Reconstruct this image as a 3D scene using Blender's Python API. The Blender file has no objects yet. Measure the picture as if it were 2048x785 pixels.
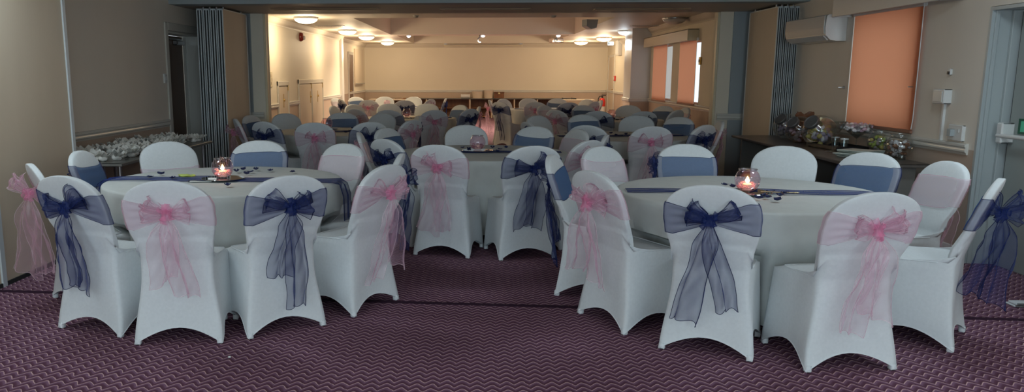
import bpy, math, random
from mathutils import Vector, Matrix
C = bpy.context.scene.collection
PI = math.pi
sin, cos = math.sin, math.cos
rnd = random.Random(7)

# ------------------------------------------------------------------ camera calibration (2048 x 785)
FL, PX, PY, EYE = 1600., 875., 435., 1.51
TH = math.atan(287 / FL); PH = math.atan(85 * cos(TH) / FL)
FW = Vector((-sin(PH) * cos(TH), cos(PH) * cos(TH), -sin(TH)))
RT = Vector((cos(PH), sin(PH), 0)); UP = RT.cross(FW)
def ray(x, y): return FW + RT * ((x - PX) / FL) + UP * ((PY - y) / FL)
def onz(x, y, z): d = ray(x, y); t = (z - EYE) / d.z; return Vector((d.x * t, d.y * t, z))
def onx(x, y, X): d = ray(x, y); t = X / d.x; return Vector((X, d.y * t, EYE + d.z * t))
def ony(x, y, Y): d = ray(x, y); t = Y / d.y; return Vector((d.x * t, Y, EYE + d.z * t))

# ------------------------------------------------------------------ materials
M = {}
def mat(name, col, rough=.6, metal=0., spec=.5, **kw):
    m = bpy.data.materials.new(name); m.use_nodes = True
    n = m.node_tree.nodes; b = n['Principled BSDF']
    b.inputs['Base Color'].default_value = (*col, 1); b.inputs['Roughness'].default_value = rough
    b.inputs['Metallic'].default_value = metal; b.inputs['Specular IOR Level'].default_value = spec
    for k, v in kw.items():
        b.inputs[k].default_value = v
    M[name] = m
    return m
def mottled(name, c1, c2, scale=3., rough=.7, stretch=(1, 1, 1), bump=0., bscale=200., detail=4, spec=.3):
    m = mat(name, c1, rough, spec=spec); nt = m.node_tree; b = nt.nodes['Principled BSDF']
    tc = nt.nodes.new('ShaderNodeTexCoord'); mp = nt.nodes.new('ShaderNodeMapping'); mp.inputs['Scale'].default_value = stretch
    no = nt.nodes.new('ShaderNodeTexNoise'); no.inputs['Scale'].default_value = scale; no.inputs['Detail'].default_value = detail
    rp = nt.nodes.new('ShaderNodeValToRGB'); rp.color_ramp.elements[0].position = .3; rp.color_ramp.elements[1].position = .7
    rp.color_ramp.elements[0].color = (*c1, 1); rp.color_ramp.elements[1].color = (*c2, 1)
    L = nt.links.new
    L(tc.outputs['Object'], mp.inputs['Vector']); L(mp.outputs[0], no.inputs['Vector']); L(no.outputs['Fac'], rp.inputs[0]); L(rp.outputs[0], b.inputs['Base Color'])
    if bump:
        n2 = nt.nodes.new('ShaderNodeTexNoise'); n2.inputs['Scale'].default_value = bscale; n2.inputs['Detail'].default_value = 2
        bp = nt.nodes.new('ShaderNodeBump'); bp.inputs['Strength'].default_value = bump; bp.inputs['Distance'].default_value = .004
        L(mp.outputs[0], n2.inputs['Vector']); L(n2.outputs['Fac'], bp.inputs['Height']); L(bp.outputs[0], b.inputs['Normal'])
    return m
def sheer(name, col, lo, hi, rough=.4, trans=.5, gloss=.08):
    m = bpy.data.materials.new(name); m.use_nodes = True; nt = m.node_tree; nt.nodes.clear(); N = nt.nodes.new; L = nt.links.new
    out = N('ShaderNodeOutputMaterial'); tr = N('ShaderNodeBsdfTransparent'); df = N('ShaderNodeBsdfDiffuse'); tl = N('ShaderNodeBsdfTranslucent')
    gl = N('ShaderNodeBsdfGlossy'); gl.inputs['Roughness'].default_value = rough; gl.inputs['Color'].default_value = (*[min(1, c * .5 + .45) for c in col], 1)
    df.inputs['Color'].default_value = (*col, 1); tl.inputs['Color'].default_value = (*col, 1)
    m1 = N('ShaderNodeMixShader'); m1.inputs[0].default_value = trans; L(df.outputs[0], m1.inputs[1]); L(tl.outputs[0], m1.inputs[2])
    m2 = N('ShaderNodeMixShader'); m2.inputs[0].default_value = gloss; L(m1.outputs[0], m2.inputs[1]); L(gl.outputs[0], m2.inputs[2])
    lw = N('ShaderNodeLayerWeight'); lw.inputs['Blend'].default_value = .5
    mr = N('ShaderNodeMapRange'); mr.inputs['To Min'].default_value = lo; mr.inputs['To Max'].default_value = hi; L(lw.outputs['Facing'], mr.inputs['Value'])
    m3 = N('ShaderNodeMixShader'); L(mr.outputs[0], m3.inputs[0]); L(tr.outputs[0], m3.inputs[1]); L(m2.outputs[0], m3.inputs[2])
    L(m3.outputs[0], out.inputs['Surface']); M[name] = m
    return m
def emis(name, col, s):
    m = bpy.data.materials.new(name); m.use_nodes = True; nt = m.node_tree; nt.nodes.clear()
    e = nt.nodes.new('ShaderNodeEmission'); e.inputs[0].default_value = (*col, 1); e.inputs[1].default_value = s
    o = nt.nodes.new('ShaderNodeOutputMaterial'); nt.links.new(e.outputs[0], o.inputs[0]); M[name] = m
    return m

mottled('wallpaper', (.76, .69, .60), (.82, .75, .655), 1.1, .55, (1, 1, .35), .12, 60, 6, .35)
mottled('dado', (.50, .385, .30), (.56, .44, .35), 1.6, .6, (1, 1, .5), .1, 60, 5, .3)
mottled('panel_beige', (.56, .45, .33), (.64, .53, .40), 1.4, .5, (1, 1, .25), .1, 90, 6, .4)
mottled('far_paint', (.76, .69, .56), (.80, .73, .60), .8, .6, (1, 1, 1), .03, 40, 3)
mat('gloss_white', (.66, .64, .58), .22, spec=.6)
mat('grey_white', (.42, .46, .46), .4)
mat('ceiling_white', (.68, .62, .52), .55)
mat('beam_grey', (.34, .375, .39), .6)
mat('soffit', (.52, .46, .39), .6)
mat('aluminium', (.60, .64, .65), .45, .1)
mat('dark_gap', (.02, .02, .02), .8)
mat('pelmet', (.66, .64, .60), .3)
mat('pelmet_gold', (.68, .60, .42), .3)
mat('brass', (.6, .42, .16), .3, 1.)
mat('chrome', (.7, .7, .72), .12, 1.)
mat('steel', (.45, .45, .46), .3, .9)
mat('door_brown', (.17, .10, .065), .5)
mat('door_grey', (.34, .37, .35), .45)
mat('hatch_cream', (.66, .56, .44), .4)
mottled('wood_dark', (.16, .065, .03), (.24, .11, .05), 2, .45, (6, 1, 1))
mottled('wood_mid', (.30, .19, .10), (.36, .24, .14), 3, .45, (1, 8, 1))
mottled('table_grey', (.17, .165, .15), (.21, .20, .18), 5, .3, spec=.5)
mottled('table_dark', (.10, .085, .075), (.14, .12, .105), 5, .3, spec=.5)
mottled('cover', (.66, .69, .70), (.70, .73, .74), 60, .75, (1, 1, 1), .08, 500, 2, .25)
M['cover'].node_tree.nodes['Principled BSDF'].inputs['Sheen Weight'].default_value = .15
mat('cover_hem', (.72, .75, .76), .7)
mottled('linen', (.57, .585, .565), (.61, .625, .60), 14, .8, (1, 1, 1), .1, 300, 3, .2)
sheer('navy', (.045, .07, .24), .30, .86, .35, .45, .04)
sheer('navy_hem', (.010, .018, .09), .85, .98, .5, .2, .03)
sheer('navy_band', (.065, .16, .36), .54, .90, .4, .4, .03)
sheer('navy_band_hem', (.012, .03, .12), .80, .95, .5, .2, .02)
sheer('pink', (.93, .60, .73), .17, .64, .22, .5, .14)
sheer('pink_hem', (.93, .74, .80), .30, .75, .3, .3, .1)
sheer('pink_band', (.84, .64, .74), .14, .60, .3, .4, .06)
sheer('pink_band_hem', (.80, .45, .58), .45, .8, .3, .3, .05)
sheer('navy_knot', (.018, .034, .15), .70, .97, .4, .2, .03)
sheer('pink_knot', (.95, .42, .62), .42, .92, .3, .5, .08)
mat('navy_solid', (.012, .02, .09), .6)
mat('white_plastic', (.72, .72, .70), .3)
mat('ac_plastic', (.66, .66, .62), .18)
mat('grey_plastic', (.12, .12, .12), .4)
mat('black', (.015, .015, .016), .35)
mat('red', (.62, .03, .02), .3)
mat('red_dark', (.25, .03, .02), .3)
mat('green', (.01, .10, .05), .4)
mat('green_bright', (.1, .6, .35), .4)
mat('paper', (.72, .72, .68), .8)
mat('paper_green', (.60, .66, .60), .8)
mat('favour', (.78, .76, .70), .6)
mat('foil_gold', (.75, .62, .38), .25, .6)
mat('wax', (.9, .82, .65), .5)
mat('sweet_pink', (.62, .42, .50), .4); mat('sweet_yellow', (.62, .52, .16), .4); mat('sweet_white', (.82, .78, .78), .5)
mat('sweet_brown', (.24, .10, .05), .4); mat('sweet_stripe', (.38, .33, .33), .4); mat('sweet_lilac', (.42, .36, .46), .4)
mat('lime', (.45, .55, .12), .5)
mat('mirror', (.75, .75, .75), .04, 1.)
gl = mat('glass', (.93, .95, .96), .02, spec=.6); gb = gl.node_tree.nodes['Principled BSDF']
def thin_glass(name, tint, refl):
    m = bpy.data.materials.new(name); m.use_nodes = True; nt = m.node_tree; nt.nodes.clear(); N = nt.nodes.new; L = nt.links.new
    out = N('ShaderNodeOutputMaterial'); tr = N('ShaderNodeBsdfTransparent'); tr.inputs[0].default_value = (*tint, 1)
    g = N('ShaderNodeBsdfGlossy'); g.inputs['Roughness'].default_value = .03; g.inputs[0].default_value = (1, 1, 1, 1)
    lw = N('ShaderNodeLayerWeight'); lw.inputs['Blend'].default_value = refl
    mx = N('ShaderNodeMixShader'); pw = N('ShaderNodeMath'); pw.operation = 'POWER'; pw.inputs[1].default_value = 3; L(lw.outputs['Facing'], pw.inputs[0]); mr = N('ShaderNodeMapRange'); mr.inputs['To Min'].default_value = .08; mr.inputs['To Max'].default_value = .8; L(pw.outputs[0], mr.inputs['Value']); L(mr.outputs[0], mx.inputs[0]); L(tr.outputs[0], mx.inputs[1]); L(g.outputs[0], mx.inputs[2])
    L(mx.outputs[0], out.inputs[0]); M[name] = m
thin_glass('glass', (.86, .89, .89), .5); thin_glass('glass_pink', (.93, .78, .84), .5); thin_glass('pane', (.9, .95, .97), .2)
emis('lamp_warm', (1, .80, .48), 5.5); emis('lamp_cool', (.78, .95, 1), 4.0); emis('flame', (1, .55, .18), 14); emis('spot_pink', (1, .80, .78), 7)
emis('exit_lit', (.75, .97, 1), 3.0)
def orange_blind():
    m = bpy.data.materials.new('blind_orange'); m.use_nodes = True; nt = m.node_tree; nt.nodes.clear(); N = nt.nodes.new; L = nt.links.new
    out = N('ShaderNodeOutputMaterial'); df = N('ShaderNodeBsdfDiffuse'); tl = N('ShaderNodeBsdfTranslucent')
    df.inputs[0].default_value = (.62, .24, .13, 1); tl.inputs[0].default_value = (.78, .30, .16, 1)
    mx = N('ShaderNodeMixShader'); mx.inputs[0].default_value = .5; L(df.outputs[0], mx.inputs[1]); L(tl.outputs[0], mx.inputs[2]); L(mx.outputs[0], out.inputs[0])
    M['blind'] = m
orange_blind()
mat('blind_bar', (.30, .14, .09), .5)

def carpet():
    m = mat('carpet', (.1, .05, .1), .95, spec=.1); nt = m.node_tree; b = nt.nodes['Principled BSDF']; L = nt.links.new
    def N(t, **k):
        n = nt.nodes.new(t)
        for a, v in k.items(): setattr(n, a, v)
        return n
    def mth(op, a, bb=None, cc=None):
        n = N('ShaderNodeMath', operation=op)
        for i, v in enumerate((a, bb, cc)):
            if v is None: continue
            if isinstance(v, (int, float)): n.inputs[i].default_value = v
            else: L(v, n.inputs[i])
        return n.outputs[0]
    tc = N('ShaderNodeTexCoord'); sp = N('ShaderNodeSeparateXYZ')
    dn = N('ShaderNodeTexNoise'); dn.inputs['Scale'].default_value = 14; dn.inputs['Detail'].default_value = 3
    L(tc.outputs['Object'], dn.inputs['Vector']); L(tc.outputs['Object'], sp.inputs[0])
    dist = mth('MULTIPLY', mth('SUBTRACT', dn.outputs['Fac'], .5), .022)
    x = mth('ADD', sp.outputs[0], dist)
    tri = mth('PINGPONG', mth('DIVIDE', x, .074), .5)                      # 0..0.5
    rnd_ = mth('SMOOTH_MAX', tri, .07, .08)
    y = mth('ADD', mth('ADD', sp.outputs[1], mth('MULTIPLY', rnd_, .098)), mth('MULTIPLY', dist, .8))
    fr = mth('FRACT', mth('DIVIDE', y, .056))
    rp = N('ShaderNodeValToRGB'); e = rp.color_ramp.elements
    e[0].position = 0; e[0].color = (.088, .034, .058, 1)
    e[1].position = .34; e[1].color = (.118, .050, .080, 1)
    for p, c in ((.50, (.165, .086, .135)), (.74, (.20, .105, .165)), (.82, (.56, .36, .38)), (.88, (.54, .35, .31)), (.93, (.09, .038, .058))):
        k = e.new(p); k.color = (*c, 1)
    L(fr, rp.inputs[0])
    n2 = N('ShaderNodeTexNoise'); n2.inputs['Scale'].default_value = 260; n2.inputs['Detail'].default_value = 3; L(tc.outputs['Object'], n2.inputs['Vector'])
    n3 = N('ShaderNodeTexNoise'); n3.inputs['Scale'].default_value = 1.3; n3.inputs['Detail'].default_value = 3; L(tc.outputs['Object'], n3.inputs['Vector'])
    k = mth('ADD', mth('MULTIPLY', n2.outputs['Fac'], .9), mth('ADD', mth('MULTIPLY', n3.outputs['Fac'], .35), .42))
    mx = N('ShaderNodeMixRGB', blend_type='MULTIPLY'); mx.inputs[0].default_value = 1; L(rp.outputs[0], mx.inputs[1])
    cb = N('ShaderNodeCombineXYZ'); L(k, cb.inputs[0]); L(k, cb.inputs[1]); L(k, cb.inputs[2]); L(cb.outputs[0], mx.inputs[2]); L(mx.outputs[0], b.inputs['Base Color'])
    bp = N('ShaderNodeBump'); bp.inputs['Strength'].default_value = .5; bp.inputs['Distance'].default_value = .006; L(mth('ADD', fr, n2.outputs['Fac']), bp.inputs['Height']); L(bp.outputs[0], b.inputs['Normal'])
carpet()

# ------------------------------------------------------------------ mesh helpers
class MB:
    def __init__(s): s.v = []; s.f = []; s.m = []
    def add(s, vs, fs, mi=0):
        o = len(s.v); s.v += [tuple(p) for p in vs]; s.f += [tuple(i + o for i in f) for f in fs]; s.m += [mi] * len(fs); return s
    def box(s, a, b, mi=0, bev=0.):
        x0, y0, z0 = (min(a[i], b[i]) for i in range(3)); x1, y1, z1 = (max(a[i], b[i]) for i in range(3))
        if not bev:
            s.add([(x0, y0, z0), (x1, y0, z0), (x1, y1, z0), (x0, y1, z0), (x0, y0, z1), (x1, y0, z1), (x1, y1, z1), (x0, y1, z1)],
                  [(0, 3, 2, 1), (4, 5, 6, 7), (0, 1, 5, 4), (1, 2, 6, 5), (2, 3, 7, 6), (3, 0, 4, 7)], mi)
            return s
        bv = min(bev, (x1 - x0) * .45, (y1 - y0) * .45, (z1 - z0) * .45)
        X = (x0, x1); Y = (y0, y1); Z = (z0, z1); vs = []; ix = {}
        for i in (0, 1):
            for j in (0, 1):
                for k in (0, 1):
                    p = (X[i], Y[j], Z[k]); q = (X[i] + bv * (1 - 2 * i), Y[j] + bv * (1 - 2 * j), Z[k] + bv * (1 - 2 * k))
                    for ax in range(3):
                        ix[i, j, k, ax] = len(vs); vs.append(tuple(p[t] if t == ax else q[t] for t in range(3)))
        fs = []
        for ax in range(3):
            o1, o2 = [t for t in range(3) if t != ax]
            for d in (0, 1):
                c = []
                for a_, b_ in ((0, 0), (1, 0), (1, 1), (0, 1)):
                    k = [0, 0, 0]; k[ax] = d; k[o1] = a_; k[o2] = b_; c.append(ix[(*k, ax)])
                if (d == 0) != (ax == 1): c.reverse()
                fs.append(tuple(c))
                for d2 in (0, 1):
                    if True:
                        k1 = [0, 0, 0]; k1[ax] = d; k1[o1] = d2
                        ks = []
                        for e_ in (0, 1):
                            k1[o2] = e_; ks.append(tuple(k1))
                        fs.append((ix[(*ks[0], ax)], ix[(*ks[1], ax)], ix[(*ks[1], o1)], ix[(*ks[0], o1)])) if ax < o1 or True else None
        for i in (0, 1):
            for j in (0, 1):
                for k in (0, 1): fs.append((ix[i, j, k, 0], ix[i, j, k, 1], ix[i, j, k, 2]))
        seen = set(); ff = []
        for f in fs:
            key = tuple(sorted(f))
            if key not in seen and len(set(f)) == len(f): seen.add(key); ff.append(f)
        return s.add(vs, ff, mi)
    def lathe(s, prof, n=32, c=(0, 0, 0), mi=0, closed=False, sx=1, sy=1):
        vs = []; fs = []
        for r, z in prof:
            for i in range(n):
                a = 2 * PI * i / n; vs.append((c[0] + r * cos(a) * sx, c[1] + r * sin(a) * sy, c[2] + z))
        for j in range(len(prof) - 1):
            for i in range(n):
                i2 = (i + 1) % n; fs.append((j * n + i, j * n + i2, (j + 1) * n + i2, (j + 1) * n + i))
        if closed:
            fs.append(tuple(reversed(range(n)))); fs.append(tuple(range((len(prof) - 1) * n, len(prof) * n)))
        return s.add(vs, fs, mi)
    def cyl(s, a, b, r, n=12, mi=0, r2=None):
        a = Vector(a); b = Vector(b); d = (b - a).normalized(); u = d.orthogonal().normalized(); w = d.cross(u); r2 = r if r2 is None else r2
        vs = [a + (u * cos(2 * PI * i / n) + w * sin(2 * PI * i / n)) * r for i in range(n)] + [b + (u * cos(2 * PI * i / n) + w * sin(2 * PI * i / n)) * r2 for i in range(n)]
        fs = [(i, (i + 1) % n, n + (i + 1) % n, n + i) for i in range(n)] + [tuple(reversed(range(n))), tuple(range(n, 2 * n))]
        return s.add(vs, fs, mi)
    def tube(s, pts, r, n=8, mi=0):
        pts = [Vector(p) for p in pts]; vs = []; fs = []; u = None
        for i, p in enumerate(pts):
            d = (pts[min(i + 1, len(pts) - 1)] - pts[max(i - 1, 0)]).normalized()
            u = d.orthogonal().normalized() if u is None else (u - d * u.dot(d)).normalized()
            w = d.cross(u)
            vs += [p + (u * cos(2 * PI * k / n) + w * sin(2 * PI * k / n)) * r for k in range(n)]
        for i in range(len(pts) - 1):
            for k in range(n): fs.append((i * n + k, i * n + (k + 1) % n, (i + 1) * n + (k + 1) % n, (i + 1) * n + k))
        fs += [tuple(reversed(range(n))), tuple(range((len(pts) - 1) * n, len(pts) * n))]
        return s.add(vs, fs, mi)
    def prism(s, poly, axis, a, b, mi=0):
        """poly: list of 2-D points in the two axes other than AXIS, extruded from a to b"""
        def P(p, t):
            q = list(p); q.insert(axis, t); return tuple(q)
        n = len(poly); vs = [P(p, a) for p in poly] + [P(p, b) for p in poly]
        fs = [tuple(range(n)), tuple(range(2 * n - 1, n - 1, -1))] + [(i, n + i, n + (i + 1) % n, (i + 1) % n) for i in range(n)]
        return s.add(vs, fs, mi)
    def grid(s, fn, nu, nv, mi=0, mfn=None):
        vs = [fn(i / nu, j / nv) for j in range(nv + 1) for i in range(nu + 1)]
        o = len(s.v); s.v += [tuple(p) for p in vs]
        for j in range(nv):
            for i in range(nu):
                a = j * (nu + 1) + i; s.f.append((o + a, o + a + 1, o + a + nu + 2, o + a + nu + 1)); s.m.append(mfn(i, j) if mfn else mi)
        return s
    def blob(s, c, r, seed=0, amp=.15, n=10, mi=0):
        g = random.Random(seed); k = [g.uniform(0, 6.28) for _ in range(6)]
        def fn(u, v):
            a = 2 * PI * u; b = PI * v; q = 1 + amp * (sin(3 * a + k[0]) * sin(2 * b + k[1]) + .7 * sin(5 * a + k[2] + 3 * b) * sin(b))
            return (c[0] + r[0] * q * sin(b) * cos(a), c[1] + r[1] * q * sin(b) * sin(a), c[2] + r[2] * q * cos(b))
        return s.grid(fn, n, n // 2 + 2, mi)
    def mesh(s, name, mats, smooth=False, angle=None):
        me = bpy.data.meshes.new(name); me.from_pydata(s.v, [], s.f)
        for m in (mats if isinstance(mats, (list, tuple)) else [mats]): me.materials.append(M[m] if isinstance(m, str) else m)
        me.polygons.foreach_set('material_index', s.m)
        me.validate(); me.update()
        import bmesh
        bm = bmesh.new(); bm.from_mesh(me)
        if not getattr(s, 'open', False): bmesh.ops.recalc_face_normals(bm, faces=bm.faces)
        bm.to_mesh(me); bm.free()
        if smooth:
            me.polygons.foreach_set('use_smooth', [True] * len(me.polygons))
            if angle:
                try: me.set_sharp_from_angle(angle=math.radians(angle))
                except Exception: pass
        me.update()
        return me
def link(name, me, parent=None, loc=None, rz=None):
    o = bpy.data.objects.new(name, me); C.objects.link(o)
    if parent: o.parent = parent
    if loc is not None: o.location = loc
    if rz is not None: o.rotation_euler = (0, 0, rz)
    return o
def build(name, mb, mats, parent=None, smooth=False, angle=None, **k): return link(name, mb.mesh(name, mats, smooth, angle), parent, **k)
def tag(o, label, cat, group=None, kind=None):
    o['label'] = label; o['category'] = cat
    if group: o['group'] = group
    if kind: o['kind'] = kind
    return o
def thing(name, label, cat, loc=(0, 0, 0), rz=0, group=None):
    o = link(name, None, None, loc, rz); o.empty_display_size = .05; return tag(o, label, cat, group)
def struct(name, mb, mats, parent=None, smooth=False, angle=None):
    o = build(name, mb, mats, parent, smooth, angle)
    if not parent: o['kind'] = 'structure'
    return o
def copy_tree(o, parent=None):
    c = o.copy(); C.objects.link(c)
    if parent: c.parent = parent
    for ch in list(o.children): copy_tree(ch, c)
    return c

# ------------------------------------------------------------------ room shell
XL, XR, CZ = -3.87, 3.92, 2.54
RAIL = .91
YB = -3.5                       # wall behind the camera
PF, PB = 10.3, 11.65             # partition zone: header front and back
YF = 28.6                       # far wall
XLF, XRF = -4.07, 4.42          # far recess beyond the pilasters
ZN = 2.72                       # ceiling of the near half

struct('floor', MB().box((-5.2, YB - .2, -.1), (5.4, YF + .3, 0)), 'carpet')
# carpet joint: the pressed seam between the two carpets
sa, sb = onz(0, 601, 0), onz(2048, 645, 0)
sm = onz(850, 607, 0); sn = onz(1240, 618, 0)
mb = MB(); n = 150
def seam_pt(t, off, z):
    x = -4.1 + 8.3 * t; y = sm.y + (sn.y - sm.y) / (sn.x - sm.x) * (x - sm.x); return (x, y + off, z)
mb.grid(lambda u, v: seam_pt(u, (v - .5) * .055, .001 + .009 * sin(PI * v) * (.6 + .4 * abs(sin(u * 8.3 * PI / .084)))), 900, 4)
mat('seam_dark', (.035, .016, .028), .95, spec=.1)
tag(build('carpet_seam', mb, 'seam_dark', None, True), 'dark joint strip across the purple carpet where two rolls meet', 'carpet joint', None, 'structure')
# near ceiling, beam, far ceiling with two coffers
struct('ceiling', MB().box((-4.6, YB, ZN), (4.8, PF, ZN + .1)), 'ceiling_white')
BZ = 2.362
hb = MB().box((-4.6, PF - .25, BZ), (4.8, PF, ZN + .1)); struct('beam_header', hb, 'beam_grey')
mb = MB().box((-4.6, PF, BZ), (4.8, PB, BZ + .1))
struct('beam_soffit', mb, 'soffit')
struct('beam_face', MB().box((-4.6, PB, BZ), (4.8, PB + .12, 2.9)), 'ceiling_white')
c1 = (-2.38, 15.3, 2.47, 21.7); c2 = (-2.28, 22.3, 2.4, 28.0)
mb = MB()
for a, b in (((-4.7, PB + .12), (c1[0], YF)), ((c1[2], PB + .12), (5.0, YF)), ((c1[0], PB + .12), (c1[2], c1[1])), ((c1[0], c1[3]), (c1[2], c2[1])), ((c1[0], c2[3]), (c1[2], YF)),
             ((c1[0], c2[1]), (c2[0], c2[3])), ((c2[2], c2[1]), (c1[2], c2[3]))):
    mb.box((*a, CZ), (*b, CZ + .08))
struct('ceiling_far_hall', mb, 'ceiling_white')
for k, c in enumerate((c1, c2)):
    mb = MB(); z0, z1 = CZ + .08, CZ + .62
    mb.box((c[0] - .05, c[1] - .05, z0), (c[0], c[3] + .05, z1)); mb.box((c[2], c[1] - .05, z0), (c[2] + .05, c[3] + .05, z1))
    mb.box((c[0], c[1] - .05, z0), (c[2], c[1], z1)); mb.box((c[0], c[3], z0), (c[2], c[3] + .05, z1)); mb.box((c[0] - .05, c[1] - .05, z1), (c[2] + .05, c[3] + .05, z1 + .05))
    struct('ceiling_coffer', mb, 'ceiling_white')

def wall_x(name, X, side, y0, y1, z1, holes=(), up='wallpaper', lo='dado', th=.15):
    """wall on plane x=X, thickness outward (side=-1 left, +1 right), holes (y0,y1,z0,z1)"""
    ys = sorted({y0, y1, *[h[0] for h in holes], *[h[1] for h in holes]}); zs = sorted({0, RAIL, z1, *[h[2] for h in holes], *[h[3] for h in holes]})
    mb = MB()
    for i in range(len(ys) - 1):
        for j in range(len(zs) - 1):
            cy, cz = (ys[i] + ys[i + 1]) / 2, (zs[j] + zs[j + 1]) / 2
            if any(h[0] < cy < h[1] and h[2] < cz < h[3] for h in holes): continue
            mb.box((X, ys[i], zs[j]), (X + side * th, ys[i + 1], zs[j + 1]), 1 if cz < RAIL else 0)
    return struct(name, mb, [up, lo])
def rail_x(name, X, side, y0, y1, z=RAIL, m='gloss_white', prof=None):
    s = -side
    p = prof or [(0, -.045), (.012, -.045), (.016, -.03), (.028, -.02), (.03, 0), (.024, .012), (.034, .022), (.034, .036), (.02, .046), (0, .046)]
    mb = MB().prism([(X + s * a, z + b) for a, b in p], 1, y0, y1)
    return struct(name, mb, m, smooth=True, angle=35)
def rail_y(name, Y, x0, x1, z=RAIL, m='gloss_white', prof=None):
    p = prof or [(0, -.045), (.012, -.045), (.016, -.03), (.028, -.02), (.03, 0), (.024, .012), (.034, .022), (.034, .036), (.02, .046), (0, .046)]
    mb = MB().prism([(Y - a, z + b) for a, b in p], 0, x0, x1)
    return struct(name, mb, m, smooth=True, angle=35)
CORN = [(0, -.13), (.015, -.13), (.02, -.11), (.03, -.10), (.05, -.085), (.07, -.06), (.09, -.03), (.10, -.02), (.10, 0), (0, 0)]
SK = [(0, 0), (.018, 0), (.018, .09), (.010, .11), (0, .115)]

# left wall
dl0, dl1 = 9.95, 11.08   # near left door opening
dtop = 2.04
PY1 = 6.57                # boxed panel far edge
PXB = -3.41
wall_x('wall_left', XL, -1, YB, PB, ZN, [(dl0, dl1, 0, dtop)], th=.3)
rail_x('trim_1', XL, -1, PY1, dl0 - .12); rail_x('trim_2', XL, -1, dl1 + .12, PB)
rail_x('baseboard_left', XL, -1, PY1, dl0 - .12, 0, 'gloss_white', SK)
pb = MB().box((XL, YB, 0), (PXB, PY1, ZN), 0)
struct('wall_boxed_panel', pb, ['panel_beige'])
struct('trim_3', MB().box((PXB, PY1 - .03, 0), (PXB + .012, PY1 + .012, ZN), 0).box((PXB, 5.39, 0), (PXB + .014, 5.44, ZN), 0), 'aluminium')
struct('baseboard_boxed_panel', MB().box((PXB, YB, 0), (PXB + .012, 5.39, .03)).box((PXB, 5.44, 0), (PXB + .012, PY1 - .03, .03)), 'dark_gap')
# door 1 near left : frame, dark leaf ajar, lit return behind
mb = MB(); fx = XL + .02
for y in (dl0 - .10, dl1): mb.box((XL, y, 0), (fx, y + .10, dtop + .10), 0, .008)
mb.box((XL, dl0, dtop), (fx, dl1, dtop + .10), 0, .008)
d1 = struct('door_1', mb, 'gloss_white')
build('door_lining', MB().box((XL - .27, dl1 - .03, 0), (XL, dl1 - .004, dtop)).box((XL - .27, dl0 + .004, 0), (XL, dl0 + .03, dtop)).box((XL - .27, dl0 + .03, dtop - .03), (XL, dl1 - .03, dtop - .004)).box((XL - .21, dl1 - .05, 0), (XL - .17, dl1 - .03, dtop - .03)), 'gloss_white', d1)
leaf = build('door_leaf', MB().box((XL - .26, dl0 + .03, .01), (XL - .215, dl1 - .05, dtop - .035), 0, .003), 'door_brown', d1)
build('door_closer', MB().box((XL - .215, dl1 - .40, dtop - .15), (XL - .15, dl1 - .12, dtop - .09), 0, .01).box((XL - .20, dl1 - .62, dtop - .085), (XL - .17, dl1 - .14, dtop - .07)), 'steel', leaf)
build('door_handle', MB().box((XL - .215, dl0 + .09, .92), (XL - .205, dl0 + .13, 1.10)).cyl((XL - .21, dl0 + .11, 1.02), (XL - .16, dl0 + .11, 1.02), .009, 8).cyl((XL - .16, dl0 + .11, 1.02), (XL - .16, dl0 + .22, 1.02), .009, 8), 'chrome', leaf)

# right wall with windows
w1 = (onx(1836, 100, XR).y, onx(1703, 100, XR).y, 1.0, 2.10)     # near window
g0 = onx(1380, 150, XR).y; 
w2 = (onx(1399, 150, XR).y, onx(1357, 150, XR).y, .97, 2.10)
w3 = (onx(1343, 150, XR).y, onx(1305, 150, XR).y, .97, 2.10)
dr0, dr1 = 5.3, 6.55
wall_x('wall_right', XR, 1, YB, PB, ZN, [(w1[0], w1[1], w1[2], w1[3]), (dr0, dr1, 0, 2.02)], th=.3)
YP = onx(1300, 150, XR).y     # far pilaster face
wall_x('wall_right_far', XR, 1, PB, YP, CZ + .1, [w2, w3], 'far_paint', 'dado', th=.06)
rail_x('trim_4', XR, 1, dr1 + .08, PB); rail_x('trim_5', XR, 1, PB + .3, YP)
rail_x('baseboard_right', XR, 1, dr1 + .08, PB, 0, 'gloss_white', SK)
rail_x('trim_6', XR, 1, PB + .12, YP, CZ, 'ceiling_white', CORN)
# windows : frame, pane
for k, w in enumerate((w1, w2, w3)):
    mb = MB(); x0, x1 = (XR + .14, XR + .2) if k == 0 else (XR + .03, XR + .055); fw = .05 if k == 0 else .03
    mb.box((x0, w[0], w[2]), (x1, w[0] + fw, w[3]), 0, .006).box((x0, w[1] - fw, w[2]), (x1, w[1], w[3]), 0, .006)
    mb.box((x0, w[0] + fw, w[2]), (x1, w[1] - fw, w[2] + fw), 0, .006).box((x0, w[0] + fw, w[3] - fw), (x1, w[1] - fw, w[3]), 0, .006)
    o = struct('window_%d' % (k + 1), mb, 'white_plastic')
    build('pane', MB().box((x0 + .012, w[0] + fw, w[2] + fw), (x0 + .018, w[1] - fw, w[3] - fw)), 'pane', o)
    build('sill', MB().box((XR - .02, w[0] - .03, w[2] - .03), (x0, w[1] + .03, w[2]), 0, .006), 'gloss_white', o)
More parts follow.
